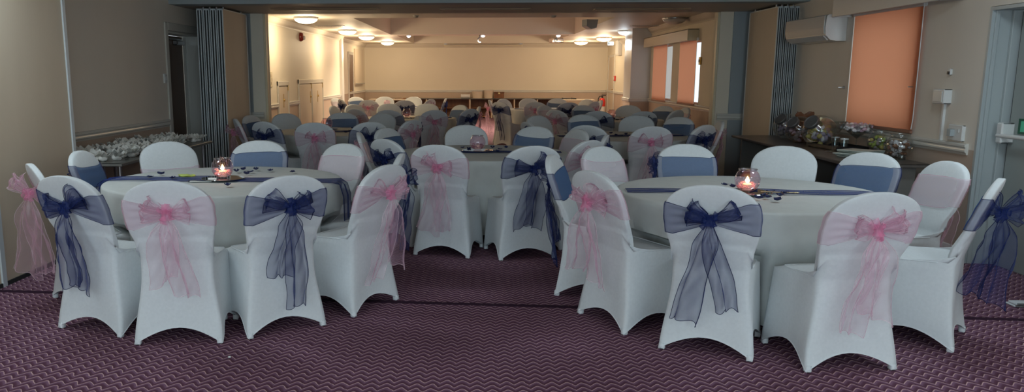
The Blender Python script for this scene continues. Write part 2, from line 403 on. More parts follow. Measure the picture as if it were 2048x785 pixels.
# near right door in a deep reveal with push bar and green sign
mb = MB(); X2 = XR + .2
mb.box((XR - .006, dr1 - .03, 0), (XR + .29, dr1 - .004, 2.016), 0).box((XR - .006, dr0 + .004, 0), (XR + .29, dr0 + .03, 2.016)).box((XR - .006, dr0 + .03, 1.99), (XR + .29, dr1 - .03, 2.016))
mb.box((X2 - .06, dr1 - .06, 0), (X2 + .02, dr1 - .03, 1.99), 0, .004).box((XR + .02, dr1 - .045, 0), (XR + .05, dr1 - .03, 1.99), 0, .003)
d2 = struct('door_2', mb, 'grey_white')
leaf = build('door_leaf', MB().box((X2 - .01, dr0 + .03, .01), (X2 + .04, dr1 - .085, 1.98), 0, .004), 'door_grey', d2)
build('door_shadow_gap', MB().box((X2 + .005, dr1 - .085, .01), (X2 + .04, dr1 - .06, 1.98)), 'dark_gap', d2)
pz = 1.04
build('push_bar', MB().cyl((X2 - .10, dr0 + .1, pz), (X2 - .10, dr1 - .10, pz), .017).box((X2 - .11, dr1 - .16, pz - .06), (X2 - .01, dr1 - .09, pz + .10), 0, .01).box((X2 - .11, dr0 + .1, pz - .05), (X2 - .01, dr0 + .16, pz + .08), 0, .01), 'white_plastic', leaf)
sgn = build('push_bar_sign', MB().box((X2 - .018, dr1 - .62, pz + .02), (X2 - .01, dr1 - .20, pz + .135)), 'green', leaf)
# pictogram: running figure and arrow
mb = MB(); yy = dr1 - .34; zz = pz + .077; xx = X2 - .020
mb.cyl((xx, yy, zz + .032), (xx + .002, yy, zz + .032), .010, 12)
for a, b in (((0, .02), (.008, -.008)), ((.008, -.008), (.03, -.02)), ((.008, -.008), (-.012, -.03)), ((-.012, -.03), (-.03, -.034)), ((0, .016), (.022, .008)), ((0, .016), (-.02, .002))):
    mb.cyl((xx, yy + a[0], zz + a[1]), (xx, yy + b[0], zz + b[1]), .004, 6)
mb.box((xx, yy + .06, zz - .04), (xx + .002, yy + .11, zz + .04))
build('running_figure', mb, 'green_bright', sgn)

# nib walls and pilasters at the folding partition
XNL, XNR = -3.12, 3.34
struct('pillar_left', MB().box((XL, PB - .02, 0), (XNL - .18, PB + .35, 2.9), 0).box((XNL - .18, PB - .0, 0), (XNL, PB + .3, 2.9), 1), ['beam_grey', 'far_paint'])
struct('pillar_right', MB().box((XNR + .18, PB - .02, 0), (XR, PB + .35, 2.9), 0).box((XNR, PB, 0), (XNR + .18, PB + .3, 2.9), 1), ['beam_grey', 'far_paint'])
for i, (x0, x1) in enumerate(((XNL - .005, XNL + .03), (XNR - .03, XNR + .005))):
    struct('trim_%d' % (7 + i), MB().box((x0, PB + .02, 0), (x1, PB + .10, BZ), 0, .004), 'pelmet_gold')
rail_y('trim_9', PB - .02, XL, XNL - .02); rail_y('trim_10', PB - .02, XNR + .02, XR)
# niche returns beside stacks
struct('wall_niche_left', MB().box((XL, 11.19, 0), (-3.62, 11.27, 2.36)), 'beam_grey')
# soffit track slots
for k, (a, b) in enumerate(((545, 758), (880, 1060), (1188, 1375))):
    p, q = onz(a, 18, BZ), onz(b, 18, BZ)
    struct('trim_%d' % (11 + k), MB().box((p.x, p.y - .12, BZ - .015), (q.x, p.y + .12, BZ)).box((p.x + .03, p.y - .06, BZ - .022), (q.x - .03, p.y + .06, BZ - .015)), ['wood_mid'])

# folded partition panels (each leaf is a thing)
def partition(name, x, y0, y1, face, label, group, w=.085):
    t = thing(name, label, 'partition panel', (x, (y0 + y1) / 2, 0), 0, group)
    L = (y1 - y0) / 2; z1 = BZ - .03
    build('leaf', MB().box((-w * .42, -L + .02, .02), (w * .42, L - .02, z1 - .01)), 'panel_beige', t)
    mb = MB(); e = -L
    mb.box((-w * .47, e, .012), (-w * .30, e + .03, z1), 0, .003).box((w * .30, e, .012), (w * .47, e + .03, z1), 0, .003).box((-w * .3, e + .012, .012), (w * .3, e + .03, z1), 0)
    mb.box((-w * .1, e + .002, .012), (w * .1, e + .014, z1), 0, .003)
    mb.box((-w * .47, L - .03, .012), (w * .47, L, z1), 0).box((-w * .47, -L, z1 - .012), (w * .47, L, z1), 0).box((-w * .47, -L, .012), (w * .47, L, .03), 0)
    build('aluminium_edge', mb, 'aluminium', t)
    build('seal', MB().box((-w * .28, e + .006, .03), (-w * .12, e + .012, z1 - .02)).box((w * .12, e + .006, .03), (w * .28, e + .012, z1 - .02)), 'dark_gap', t)
    build('hanger', MB().cyl((0, -L + .15, z1), (0, -L + .15, BZ), .012).cyl((0, L - .15, z1), (0, L - .15, BZ), .012), 'steel', t)
    build('hinge', MB().cyl((0, e - .006, 1.28), (0, e - .006, 1.33), .006, 8), 'aluminium', t)
    return t
ly = ry = PF + .06; lx = ony(454, 200, ly).x; rx = ony(1543, 200, ry).x
ORD = ['first from the hall side', 'second from the hall side', 'third from the hall side', 'fourth from the hall side', 'against the wall']
for k in range(4):
    partition('folding_partition', lx - .045 - .088 * k, ly, ly + 1.08, 0, 'grey edged beige partition leaf folded by the brown door, ' + ORD[k if k < 3 else 4], 'folded partition by the brown door')
ne = 4
for k in range(ne):
    partition('folding_partition', rx + .033 + .068 * k, ry, ry + 1.08, 0, 'grey edged beige partition leaf folded by the air conditioner, ' + ORD[k if k < 3 else 4], 'folded partition by the air conditioner', .062)

# far hall walls
YPL = 22.57
lh = []  # cupboard doors are applied on the wall
dfl = (onx(705, 150, XLF).y, onx(692, 150, XLF).y)
wall_x('wall_left_far', XL, -1, PB, YPL, CZ + .1, [], 'far_paint', 'dado')
rail_x('trim_20', XL, -1, PB + .12, YPL, CZ, 'ceiling_white', CORN)
struct('pillar_left_far', MB().box((XL, YPL - .3, 0), (XL + .07, YPL, CZ)), 'pelmet')
wall_x('wall_left_recess', XLF, -1, YPL, YF, CZ + .1, [], 'far_paint', 'dado')
rail_x('trim_21', XLF, -1, YPL + 2.4, YF)
rail_x('trim_22', XLF, -1, YPL, YF, CZ, 'ceiling_white', CORN)
mb = MB().box((-4.7, YF, 0), (5.1, YF + .15, RAIL), 1).box((-4.7, YF, RAIL), (5.1, YF + .15, CZ + .1), 0)
struct('wall_far', mb, ['far_paint', 'dado'])
rail_y('trim_23', YF, XLF, XRF); rail_y('trim_24', YF, XLF, XRF, CZ, 'ceiling_white', CORN)
XP = 3.48
struct('pillar_right_far', MB().box((XP, YP, RAIL), (XRF + .1, YP + .9, CZ), 0).box((XP, YP, 0), (XRF + .1, YP + .9, RAIL), 1), ['pelmet', 'dado'])
rail_y('trim_25', YP, XP - .03, XR); rail_x('trim_26', XP, 1, YP, YP + .9)
wall_x('wall_right_recess', XRF, 1, YP + .9, YF, CZ + .1, [], 'far_paint', 'dado')
rail_x('trim_27', XRF, 1, YP + .9, YF); rail_x('trim_28', XRF, 1, YP + .9, YF, CZ, 'ceiling_white', CORN)
# near wall behind the camera with daylight windows
mb = MB()
for a, b in (((-4.6, 0), (-3.3, ZN)), ((-.7, 0), (.5, ZN)), ((3.3, 0), (4.8, ZN)), ((-3.3, 0), (-.7, .8)), ((.5, 0), (3.3, .8)), ((-3.3, 2.5), (-.7, ZN)), ((.5, 2.5), (3.3, ZN))):
    mb.box((a[0], YB - .15, a[1]), (b[0], YB, b[1]))
struct('wall_near', mb, 'wallpaper')
for k, (a, b) in enumerate(((-3.3, -.7), (.5, 3.3))):
    mb = MB(); fw = .06
    mb.box((a, YB - .1, .8), (a + fw, YB - .04, 2.5)).box((b - fw, YB - .1, .8), (b, YB - .04, 2.5)).box((a, YB - .1, .8), (b, YB - .04, .86)).box((a, YB - .1, 2.44), (b, YB - .04, 2.5)).box(((a + b) / 2 - .03, YB - .1, .8), ((a + b) / 2 + .03, YB - .04, 2.5))
    o = struct('window_%d' % (4 + k), mb, 'white_plastic')
    build('pane', MB().box((a + fw, YB - .08, .86), (b - fw, YB - .072, 2.44)), 'pane', o)

# cupboard doors on far-left wall
def wall_rect(x0, x1, ytop, X=XL):
    a, b = onx(x0, ytop, X), onx(x1, ytop, X); return a.y, b.y, (a.z + b.z) / 2
def cupboard(name, x0, x1, ytop, leaves, num):
    y0, y1, z1 = wall_rect(x0, x1, ytop); z1 = 1.37 if num == 31 else 1.39
    mb = MB(); X = XL; fw = .07
    mb.box((X, y0, 0), (X + .03, y0 + fw, z1), 0, .006).box((X, y1 - fw, 0), (X + .03, y1, z1), 0, .006).box((X, y0, z1 - .09), (X + .035, y1, z1), 0, .006)
    if leaves == 2: mb.box((X, (y0 + y1) / 2 - .04, 0), (X + .03, (y0 + y1) / 2 + .04, z1 - .09), 0, .006)
    d = struct('door_%d' % num, mb, 'gloss_white')
    yy = [y0 + fw, y1 - fw] if leaves == 1 else [y0 + fw, (y0 + y1) / 2 - .04, (y0 + y1) / 2 + .04, y1 - fw]
    for i in range(leaves):
        a, b = yy[2 * i], yy[2 * i + 1]
        l = build('leaf', MB().box((X, a + .01, .02), (X + .02, b - .01, z1 - .11), 0, .004), 'hatch_cream', d)
        build('knob', MB().cyl((X + .02, b - .12 if i == 0 and leaves == 2 else a + .5 * (b - a), 1.0), (X + .05, b - .12 if i == 0 and leaves == 2 else a + .5 * (b - a), 1.0), .022, 12).box((X + .02, (b - .14 if i == 0 and leaves == 2 else a + .5 * (b - a) - .02), .86), (X + .026, (b - .10 if i == 0 and leaves == 2 else a + .5 * (b - a) + .02), 1.12)), 'brass', l)
        build('hinge', MB().cyl((X + .025, b - .01, 1.18), (X + .025, b - .01, 1.30), .012, 8).cyl((X + .025, b - .01, .25), (X + .025, b - .01, .37), .012, 8), 'brass', l)
    return y0, y1
ya, yb = cupboard('', 553, 575, 164, 1, 31)
yc, yd = cupboard('', 595, 644, 162, 2, 32)
for k, (a, b) in enumerate(((PB + .35, ya), (yb, yc), (yd, YPL))):
    rail_x('trim_%d' % (30 + k), XL, -1, a, b)
# far left door + far right door
def far_door(num, X, side, x0, x1, z1, ajar):
    y0, y1 = sorted((onx(x0, 150, X).y, onx(x1, 150, X).y)); s = -side; mb = MB()
    y1 = min(y1, y0 + 1.1) if ajar else y1
    for y in (y0 - .09, y1): mb.box((X, y, 0), (X + s * .035, y + .09, z1 + .09), 0, .006)
    mb.box((X, y0, z1), (X + s * .035, y1, z1 + .09), 0, .006)
    d = struct('door_%d' % num, mb, 'gloss_white')
    l = build('leaf', MB().box((X, y0, .01), (X + s * .015, y1, z1), 0), 'door_brown' if ajar else 'hatch_cream', d)
    build('handle', MB().cyl((X + s * .015, y0 + .1, 1.0), (X + s * .06, y0 + .1, 1.0), .012, 8).cyl((X + s * .06, y0 + .1, 1.0), (X + s * .06, y0 + .22, 1.0), .01, 8), 'brass', l)
far_door(33, XLF, -1, 705, 697, 2.1, True)
far_door(34, XRF, 1, 1218, 1229, 2.05, False)

# ------------------------------------------------------------------ fittings
def plate(name, label, cat, X, side, px, py, w, h, th=.02, m='white_plastic', parts=None, group=None):
    p = onx(px, py, X); s = -side; t = thing(name, label, cat, (X, p.y, p.z), 0, group)
    build('backplate', MB().box((0, -w / 2, -h / 2), (s * th, w / 2, h / 2), 0, min(.006, th * .4)), m, t)
    for q in parts or ():
        build(q[0], MB().box((s * th, q[1] - q[3] / 2, q[2] - q[4] / 2), (s * (th + q[5]), q[1] + q[3] / 2, q[2] + q[4] / 2), 0, .002), q[6], t)
    return t
plate('light_switch', 'white light switch plate beside the brown door frame', 'light switch', XL, -1, 329, 157, .085, .12, .02, 'white_plastic', [('rocker', 0, 0, .03, .04, .008, 'white_plastic'), ('indicator', 0, .035, .01, .01, .004, 'red_dark')])
plate('switch_panel', 'tall cream switch panel on the far hall wall by the partition', 'switch panel', XL, -1, 541, 159, .16, .28, .02, 'pelmet_gold', [('rocker', -.03, .07, .03, .05, .006, 'hatch_cream'), ('rocker', .03, .0, .03, .05, .006, 'hatch_cream'), ('rocker', -.03, -.07, .03, .05, .006, 'hatch_cream')])
plate('thermostat', 'small brass coloured control box by the far orange blind', 'thermostat', XR, 1, 1402, 122, .11, .14, .03, 'brass', [('dial', 0, 0, .05, .05, .012, 'pelmet_gold')])
plate('alarm_call_point', 'small red fire alarm call point beside the far exit door', 'call point', XRF, 1, 1231, 157, .14, .16, .05, 'red', [('cover', 0, 0, .08, .08, .01, 'white_plastic')])
plate('room_sensor', 'tiny dark sensor on the wall above the junction box', 'sensor', XR, 1, 1903, 144, .04, .055, .02, 'white_plastic', [('lens', 0, -.008, .022, .025, .012, 'black')])
t = plate('junction_box', 'square white junction box with conduit running down to the rail', 'junction box', XR, 1, 1893, 193, .17, .12, .07, 'white_plastic', [('cover', .0, 0, .13, .09, .006, 'ac_plastic')])
build('conduit', MB().box((-.02, -.012, -.40), (0, .012, -.06)), 'white_plastic', t)
plate('wall_socket', 'white twin socket low on the wall near the exit door', 'socket', XR, 1, 1917, 266, .20, .13, .03, 'white_plastic', [('plug', .03, 0, .05, .06, .035, 'grey_white'), ('switch', -.05, .02, .02, .03, .006, 'white_plastic')])
plate('wall_hook', 'small metal hook on the far side of the near orange blind', 'hook', XR, 1, 1689, 175, .03, .03, .02, 'steel', [('prong', 0, 0, .012, .012, .05, 'steel')])
plate('wall_hook', 'small metal hook on the exit door side of the orange blind', 'hook', XR, 1, 1832, 174, .03, .03, .02, 'steel', [('prong', 0, 0, .012, .012, .05, 'steel')])
plate('notice_board', 'cream notice board on the recessed wall beyond the open door', 'board', XLF, -1, 717, 134, 1.9, 1.15, .03, 'hatch_cream', [('ledge', 0, -.55, 1.8, .03, .06, 'steel')])
plate('fuse_box', 'white fuse box high on the wall behind the far pilaster', 'fuse box', XRF, 1, 1241, 92, .6, .6, .1, 'pelmet', [('door', 0, 0, .5, .5, .015, 'white_plastic')])
# round red alarm sounder
p = onx(600, 74, XL); t = thing('alarm_sounder', 'round red fire alarm sounder high on the far hall wall', 'alarm', p)
mb = MB(); mb.lathe([(.0, .0), (.095, .0), (.095, .03), (.085, .05), (.07, .075), (.03, .085), (0, .085)], 24)
mb.v = [(z, x, y) for x, y, z in mb.v]; build('sounder_body', mb, 'red_dark', t, True, 40)
mb = MB().blob((.09, 0, -.02), (.03, .04, .045), 2, 0, 14); build('strobe_lens', mb, 'white_plastic', t, True)
# air conditioner
a, b = Vector((0, 9.02, 0)), Vector((0, 10.14, 0))
t = thing('air_conditioner', 'white wall mounted air conditioner beside the folded partition', 'air conditioner', (XR, (a.y + b.y) / 2, 1.86))
Lh = abs(b.y - a.y) / 2
prof = [(-.002, .285), (-.19, .28), (-.215, .26), (-.225, .14), (-.215, .06), (-.17, .015), (-.10, 0), (-.002, 0)]
build('casing', MB().prism(prof, 1, -Lh, Lh), 'ac_plastic', t, True, 25)
build('air_flap', MB().prism([(-.219, .062), (-.222, .052), (-.172, .008), (-.165, .014)], 1, -Lh + .04, Lh - .04), 'white_plastic', t)
build('front_panel', MB().prism([(-.224, .27), (-.232, .265), (-.238, .14), (-.228, .075), (-.218, .075), (-.226, .14)], 1, -Lh + .01, Lh - .01), 'ac_plastic', t)
build('end_cap', MB().prism([(q[0] * 1.01, q[1]) for q in prof], 1, -Lh - .015, -Lh + .005), 'white_plastic', t, False)
# blinds + pelmets
def blind(px0, px1, pyb, label, X, zt, w=None):
    y0, y1 = sorted((onx(px0, 150, X).y, onx(px1, 150, X).y)); z0 = onx((px0 + px1) / 2, pyb, X).z
    t = thing('roller_blind', label, 'blind', (X, (y0 + y1) / 2, z0)); L = (y1 - y0) / 2; H = zt - z0
    build('fabric', MB().grid(lambda u, v: (-.0 + .006 * sin(u * 9) * (1 - v), -L + 2 * L * u, H * v), 12, 6), 'blind', t, True)
    build('bottom_bar', MB().box((-.012, -L, -.02), (.012, L, .012), 0, .004), 'blind_bar', t)
    build('roller', MB().cyl((.01, -L, H), (.01, L, H), .025, 14), 'white_plastic', t)
    build('pull_chain', MB().tube([(-.01, -L - .02, H), (-.012, -L - .03, H * .5), (-.01, -L - .025, .1), (-.01, -L - .01, .02)], .004, 6), 'white_plastic', t)
    return t
blind(1834, 1700, 256, 'wide orange roller blind under the pale pelmet by the air conditioner', XR - .03, 2.12)
blind(1391, 1357, 208, 'orange roller blind nearer the partition on the far hall window', XR - .03, 2.13)
blind(1333, 1305, 202, 'orange roller blind nearer the pilaster on the far hall window', XR - .03, 2.13)
def pelmet(px0, px1, z0, z1, label, m, d):
    y0, y1 = sorted((onx(px0, 60, XR - d).y, onx(px1, 60, XR - d).y)); t = thing('pelmet', label, 'pelmet', (XR - .003, (y0 + y1) / 2, z0)); L = (y1 - y0) / 2; H = z1 - z0
    build('fascia', MB().box((-d, -L, 0), (-d + .02, L, H), 0, .004), m, t)
    build('end_board', MB().box((-d + .02, -L, 0), (0, -L + .02, H), 0, .003), m, t); build('end_board', MB().box((-d + .02, L - .02, 0), (0, L, H), 0, .003), m, t)
    build('top_board', MB().box((-d, -L, H - .015), (0, L, H)), m, t)
pelmet(1870, 1662, 2.10, 2.42, 'long pale pelmet box over the near orange blind', 'pelmet', .20)
pelmet(1376, 1289, 2.10, 2.31, 'cream pelmet box over the two far orange blinds', 'pelmet_gold', .20)

# ceiling lights
def dome(px, py, label, warm, r=.21):
    p = onz(px, py, CZ - .06); p.x *= min(1, 26.3 / p.y); p.y = min(26.3, p.y)
    t = thing('ceiling_light', label, 'ceiling light', (p.x, p.y, CZ), 0, None)
    build('rim', MB().lathe([(0, 0), (r * 1.06, 0), (r * 1.08, -.015), (r * 1.04, -.035), (r, -.035), (r, -.02), (0, -.02)], 36), 'white_plastic' if warm is not None else 'steel', t, True, 40)
    pr = [(r * cos(a), -.035 - .085 * sin(a)) for a in [PI / 2 * i / 8 for i in range(9)]]
    pr[-1] = (.001, pr[-1][1])
    mk = {True: 'lamp_warm', False: 'lamp_cool', None: 'pelmet'}[warm]
    build('glass_bowl', MB().lathe(pr, 36), mk, t, True)
    if warm is not None:
        ld = bpy.data.lights.new('ceiling_lamp', 'POINT'); ld.energy = (32 if px < 760 else 42); ld.color = (1, .78, .50) if warm else (.75, .92, 1); ld.shadow_soft_size = .16
        if not warm: ld.energy = 18
        o = bpy.data.objects.new('ceiling_lamp', ld); C.objects.link(o); o.location = (p.x, p.y, CZ - .34); o.parent = None
    return t
for px, py, lb, w in ((612, 41, 'lit bowl ceiling light nearest the partition above the cupboard doors', True), (695, 65, 'lit bowl ceiling light second from the partition on the cupboard side', True),
                      (733, 76, 'lit bowl ceiling light third from the partition on the cupboard side', True), (775, 89, 'lit bowl ceiling light by the far wall on the cupboard side', True),
                      (1349, 42, 'unlit bowl ceiling light by the far window pelmet', None), (1254, 66, 'cool white bowl ceiling light next to the unlit one', False),
                      (1208, 79, 'warm bowl ceiling light beyond the cool white one', True), (1162, 91, 'warm bowl ceiling light by the far wall near the exit sign', True)):
    dome(px, py, lb, w)
for px, lb in ((815, 'tiny lit spotlight in the ceiling strip on the cupboard side'), (966, 'tiny lit spotlight in the middle of the ceiling strip'), (1118, 'tiny lit spotlight in the ceiling strip by the projector')):
    p = onz(px, 70, CZ - .02); t = thing('spotlight', lb, 'spotlight', (p.x, c1[3] + .17, CZ))
    build('ring', MB().lathe([(.0, 0), (.07, 0), (.07, -.02), (.05, -.03), (.05, -.01), (0, -.01)], 20), 'chrome', t, True, 40)
    build('bulb', MB().blob((0, 0, -.03), (.055, .055, .04), 1, 0, 12), 'spot_pink', t, True)
    ld = bpy.data.lights.new('spotlight_lamp', 'SPOT'); ld.spot_size = 2.75; ld.spot_blend = .5; ld.energy = 240; ld.color = (1, .82, .58); ld.shadow_soft_size = .06
    o = bpy.data.objects.new('spotlight_lamp', ld); C.objects.link(o); o.location = (p.x, c1[3] + .17, CZ - .10)
for (px, py, lb) in ((660, 51, 'slatted ceiling vent on the cupboard side of the far hall'), (1290, 51, 'slatted ceiling vent on the window side of the far hall')):
    p = onz(px, py, CZ); t = thing('ceiling_vent', lb, 'vent', (p.x, p.y, CZ))
    build('vent_frame', MB().box((-.3, -.12, -.015), (.3, -.1, 0)).box((-.3, .1, -.015), (.3, .12, 0)).box((-.3, -.1, -.015), (-.28, .1, 0)).box((.28, -.1, -.015), (.3, .1, 0)), 'pelmet', t)
    mb = MB()
    for k in range(14): mb.box((-.27 + .04 * k, -.1, -.014), (-.255 + .04 * k, .1, -.002))
    build('grille', mb, 'wood_mid', t)
# projector-screen case, loudspeaker, projector, black cable hook, exit sign
a, b = ony(885, 86, 27.0), ony(1049, 86, 27.0)
t = thing('screen_case', 'long cream projection screen case hanging before the far wall', 'screen case', ((a.x + b.x) / 2, 28.25, CZ)); L = (b.x - a.x) / 2
build('case_tube', MB().box((-L, -.07, -.12), (L, .07, -.03), 0, .03), 'pelmet_gold', t, True, 40); build('end_bracket', MB().box((-L, -.03, -.03), (-L + .1, .03, 0)), 'steel', t); build('end_bracket', MB().box((L - .1, -.03, -.03), (L, .03, 0)), 'steel', t)
p = onz(1180, 50, CZ - .1); t = thing('loudspeaker', 'grey wedge loudspeaker hanging at the coffer edge', 'loudspeaker', (p.x, p.y, CZ), .35); t.scale = (.6, .6, .6)
build('cabinet', MB().prism([(-.2, 0), (.2, 0), (.15, -.26), (-.02, -.30), (-.2, -.2)], 1, -.17, .17), 'beam_grey', t); build('grille', MB().prism([(-.19, -.205), (-.03, -.30), (-.02, -.305), (-.2, -.215)], 1, -.15, .15), 'pelmet', t); build('bracket', MB().box((-.05, -.03, -.02), (.05, .03, 0)), 'steel', t)
p = onz(1113, 78, CZ - .1); t = thing('projector', 'small cream projector tilted under the far ceiling strip', 'projector', (p.x, p.y, CZ), .3)
build('housing', MB().box((-.17, -.14, -.2), (.17, .14, -.08), 0, .02), 'hatch_cream', t); build('lens', MB().cyl((-.08, -.14, -.14), (-.08, -.18, -.14), .045, 16), 'black', t); build('ceiling_mount', MB().cyl((0, 0, -.08), (0, 0, 0), .02), 'steel', t)
p = onz(960, 76, CZ - .08); t = tag(build('ceiling_hook', MB().tube([(0, 0, 0), (0, 0, -.06), (-.05, 0, -.10), (-.06, 0, -.16), (-.02, 0, -.20), (.02, 0, -.19)], .018, 8), 'grey_plastic', None, True, loc=(p.x, p.y, CZ)), 'dark curved hook hanging from the ceiling in the middle', 'hook')
p = ony(1221, 95, 25.6); t = thing('exit_sign', 'glowing exit sign hanging above the far exit door', 'exit sign', (p.x, 25.6, CZ), 0); t.scale = (.5, .5, .5)
build('housing', MB().box((-.19, -.02, -.10), (.19, .02, -.06), 0, .008), 'white_plastic', t); s_ = build('sign_panel', MB().box((-.18, -.008, -.30), (.18, .008, -.10)), 'exit_lit', t)
build('rod', MB().cyl((-.12, 0, -.06), (-.12, 0, 0), .008, 8).cyl((.12, 0, -.06), (.12, 0, 0), .008, 8), 'steel', t)
mb = MB().cyl((.02, -.009, -.15), (.02, -.011, -.15), .016, 12)
for a, b in (((.02, -.165), (.0, -.21)), ((0, -.21), (.04, -.24)), ((0, -.21), (-.04, -.26)), ((.02, -.17), (.06, -.19)), ((.02, -.17), (-.03, -.19))): mb.cyl((a[0], -.01, a[1]), (b[0], -.01, b[1]), .007, 6)
build('running_figure', mb.box((-.14, -.011, -.27), (-.08, -.009, -.13)), 'green', s_)
for k, (px, py) in enumerate(((832, 31), (1107, 31))):
    p = onz(px, py, CZ); t = thing('smoke_detector', 'small round ceiling detector ' + ('on the cupboard side of the coffer edge' if k == 0 else 'on the window side of the coffer edge'), 'smoke detector', (p.x, p.y, CZ))
    build('base', MB().lathe([(0, 0), (.055, 0), (.055, -.015), (.0, -.015)], 20), 'pelmet', t, True, 40); build('sensor_head', MB().lathe([(.045, -.015), (.04, -.035), (.001, -.04)], 20), 'soffit', t, True)

# far wall counter units with items
yk = YF - .62; zc = ony(960, 197, yk).z
xs = [ony(x, 200, yk).x for x in (758, 852, 939, 983, 1028, 1074, 1132)]
for i in range(len(xs) - 1):
    a, b = xs[i], xs[i + 1]; t = thing('open_cupboard', 'open fronted dark wood cupboard under the far wall, ' + ['at the open door end', 'second from the open door end', 'third from the open door end', 'third from the fire extinguisher end', 'second from the fire extinguisher end', 'at the fire extinguisher end'][i], 'cupboard', ((a + b) / 2, YF - .3, 0)); w = (b - a) / 2
    build('carcass', MB().box((-w + .03, .24, .02), (w - .03, .27, zc - .03)).box((-w + .03, -.3, .04), (w - .03, .24, .07)), 'wood_dark', t)
    build('side_panel', MB().box((-w, -.32, 0), (-w + .035, .27, zc - .03), 0, .003), 'hatch_cream', t); build('side_panel', MB().box((w - .03, -.3, 0), (w - .002, .27, zc - .03)), 'wood_dark', t)
    build('shelf', MB().box((-w + .035, -.28, .33), (w - .03, .24, .355)), 'wood_dark', t)
tag(build('worktop', MB().box((xs[0] - .03, YF - .65, zc - .03), (xs[-1] + .03, YF - .01, zc), 0, .006), 'table_grey'), 'long grey worktop along the far wall over the open cupboards', 'worktop')
def far_item(px, name, lb, cat): p = ony(px, 195, YF - .4); return thing(name, lb, cat, (p.x, YF - .4, zc))
t = far_item(931, 'towel_roll', 'white rolled item lying on the far worktop beside the tubs', 'paper roll'); build('roll', MB().cyl((-.16, 0, .07), (.16, 0, .07), .07, 18), 'white_plastic', t, True, 40); build('core', MB().cyl((.16, 0, .07), (.163, 0, .07), .03, 14), 'soffit', t)
for px, h, r, lb in ((955, .25, .20, 'cream round tub on the far worktop nearest the white roll'), (977, .29, .18, 'taller cream tub on the far worktop beside the brown box')):
    t = far_item(px, 'storage_tub', lb, 'tub'); build('tub_wall', MB().lathe([(0, 0), (r * .85, 0), (r, h), (r - .015, h), (r * .85 - .015, .02), (0, .02)], 28), 'hatch_cream', t, True, 40); build('rim', MB().lathe([(r, h - .02), (r + .015, h - .015), (r + .015, h), (r - .01, h)], 28), 'pelmet', t, True, 40)
t = far_item(998, 'wooden_box', 'small brown wooden box at the end of the tubs', 'box'); build('body', MB().box((-.17, -.12, 0), (.17, .12, .18), 0, .008), 'wood_dark', t); build('lid', MB().box((-.18, -.13, .18), (.18, .13, .22), 0, .006), 'wood_dark', t); build('clasp', MB().box((-.03, -.135, .15), (.03, -.128, .2)), 'brass', t)
def trestle(name, x0, x1, y0, y1, z, label, m='table_grey', legm='steel', panel=False, th=.03):
    t = thing(name, label, 'table', ((x0 + x1) / 2, (y0 + y1) / 2, 0)); a, b = (x1 - x0) / 2, (y1 - y0) / 2
    build('tabletop', MB().box((-a, -b, z - th), (a, b, z), 0, .006), m, t); [build('edge_trim', MB().box((-a - .004, s * b, z - th + .004), (a + .004, s * (b + .004), z - .004)), m, t) for s in (-1, 1)]
    if panel:
        for s in (-1, 1): build('panel_leg', MB().box((-a + .08, s * (b - .14) - .02, 0), (a - .08, s * (b - .14) + .02, z - th), 0, .004), legm, t)
        build('modesty_panel', MB().box((a - .12, -b + .16, .2), (a - .10, b - .16, z - th)), legm, t)
    else:
        for sx in (-1, 1):
            for sy in (-1, 1): build('leg', MB().cyl((sx * (a - .07), sy * (b - .12), 0), (sx * (a - .07), sy * (b - .12), z - th), .016, 10), legm, t)
        for sy in (-1, 1): build('stretcher', MB().cyl((-a + .07, sy * (b - .12), .12), (a - .07, sy * (b - .12), .12), .012, 8), legm, t)
    return t
p = ony(795, 194, 26.3); trestle('side_table', p.x - .9, p.x + .5, 25.9, 26.6, .70, 'bare cream trestle table before the far worktop at the open door side', 'hatch_cream')
mb = MB().box((-.13, -.05, 0), (.13, .05, .035), 0, .01).cyl((.13, 0, .02), (.22, .02, .02), .02, 8); t = tag(build('microphone_case', mb, 'wood_dark', None, loc=(p.x + .05, 26.3, .70)), 'dark slim case lying on the bare cream table', 'case')
p = ony(1144, 197, 26.3); trestle('side_table', p.x - .45, p.x + .7, 25.9, 26.6, .70, 'bare cream trestle table before the far worktop at the extinguisher side', 'hatch_cream')
mb = MB().box((-.22, -.08, 0), (.1, .06, .06), 0, .015).cyl((.1, 0, .03), (.24, .03, .02), .022, 8); tag(build('glue_gun', mb, 'black', None, loc=(p.x - .1, 26.3, .70)), 'black hand tool lying on the cream table by the extinguisher', 'tool')
# fire extinguisher on stand
p = onz(1205, 246, 0); p = Vector((XRF - .35 - .3, 23.4, 0)); px_ = None
q = ony(1205, 188, 26.8); t = thing('fire_extinguisher', 'red fire extinguisher standing near the far exit wall', 'fire extinguisher', (q.x, 26.8, 0)); t.scale = (1.15, 1.15, q.z / .72)
build('cylinder', MB().lathe([(0, .04), (.085, .04), (.09, .07), (.09, .50), (.075, .57), (.035, .61), (0, .61)], 24), 'red', t, True, 40)
build('label_band', MB().lathe([(.0915, .22), (.0915, .38)], 24), 'pelmet', t, True)
build('base_ring', MB().lathe([(.07, 0), (.092, 0), (.092, .06), (.07, .06)], 24), 'black', t, True, 40)
build('valve', MB().cyl((0, 0, .6), (0, 0, .68), .022).box((-.02, -.015, .66), (.10, .015, .685), 0, .004).box((-.02, -.015, .70), (.11, .015, .72), 0, .004), 'black', t)
build('hose', MB().tube([(-.02, 0, .66), (-.08, 0, .66), (-.115, 0, .58), (-.115, 0, .35), (-.10, 0, .22)], .014, 8), 'black', t, True)

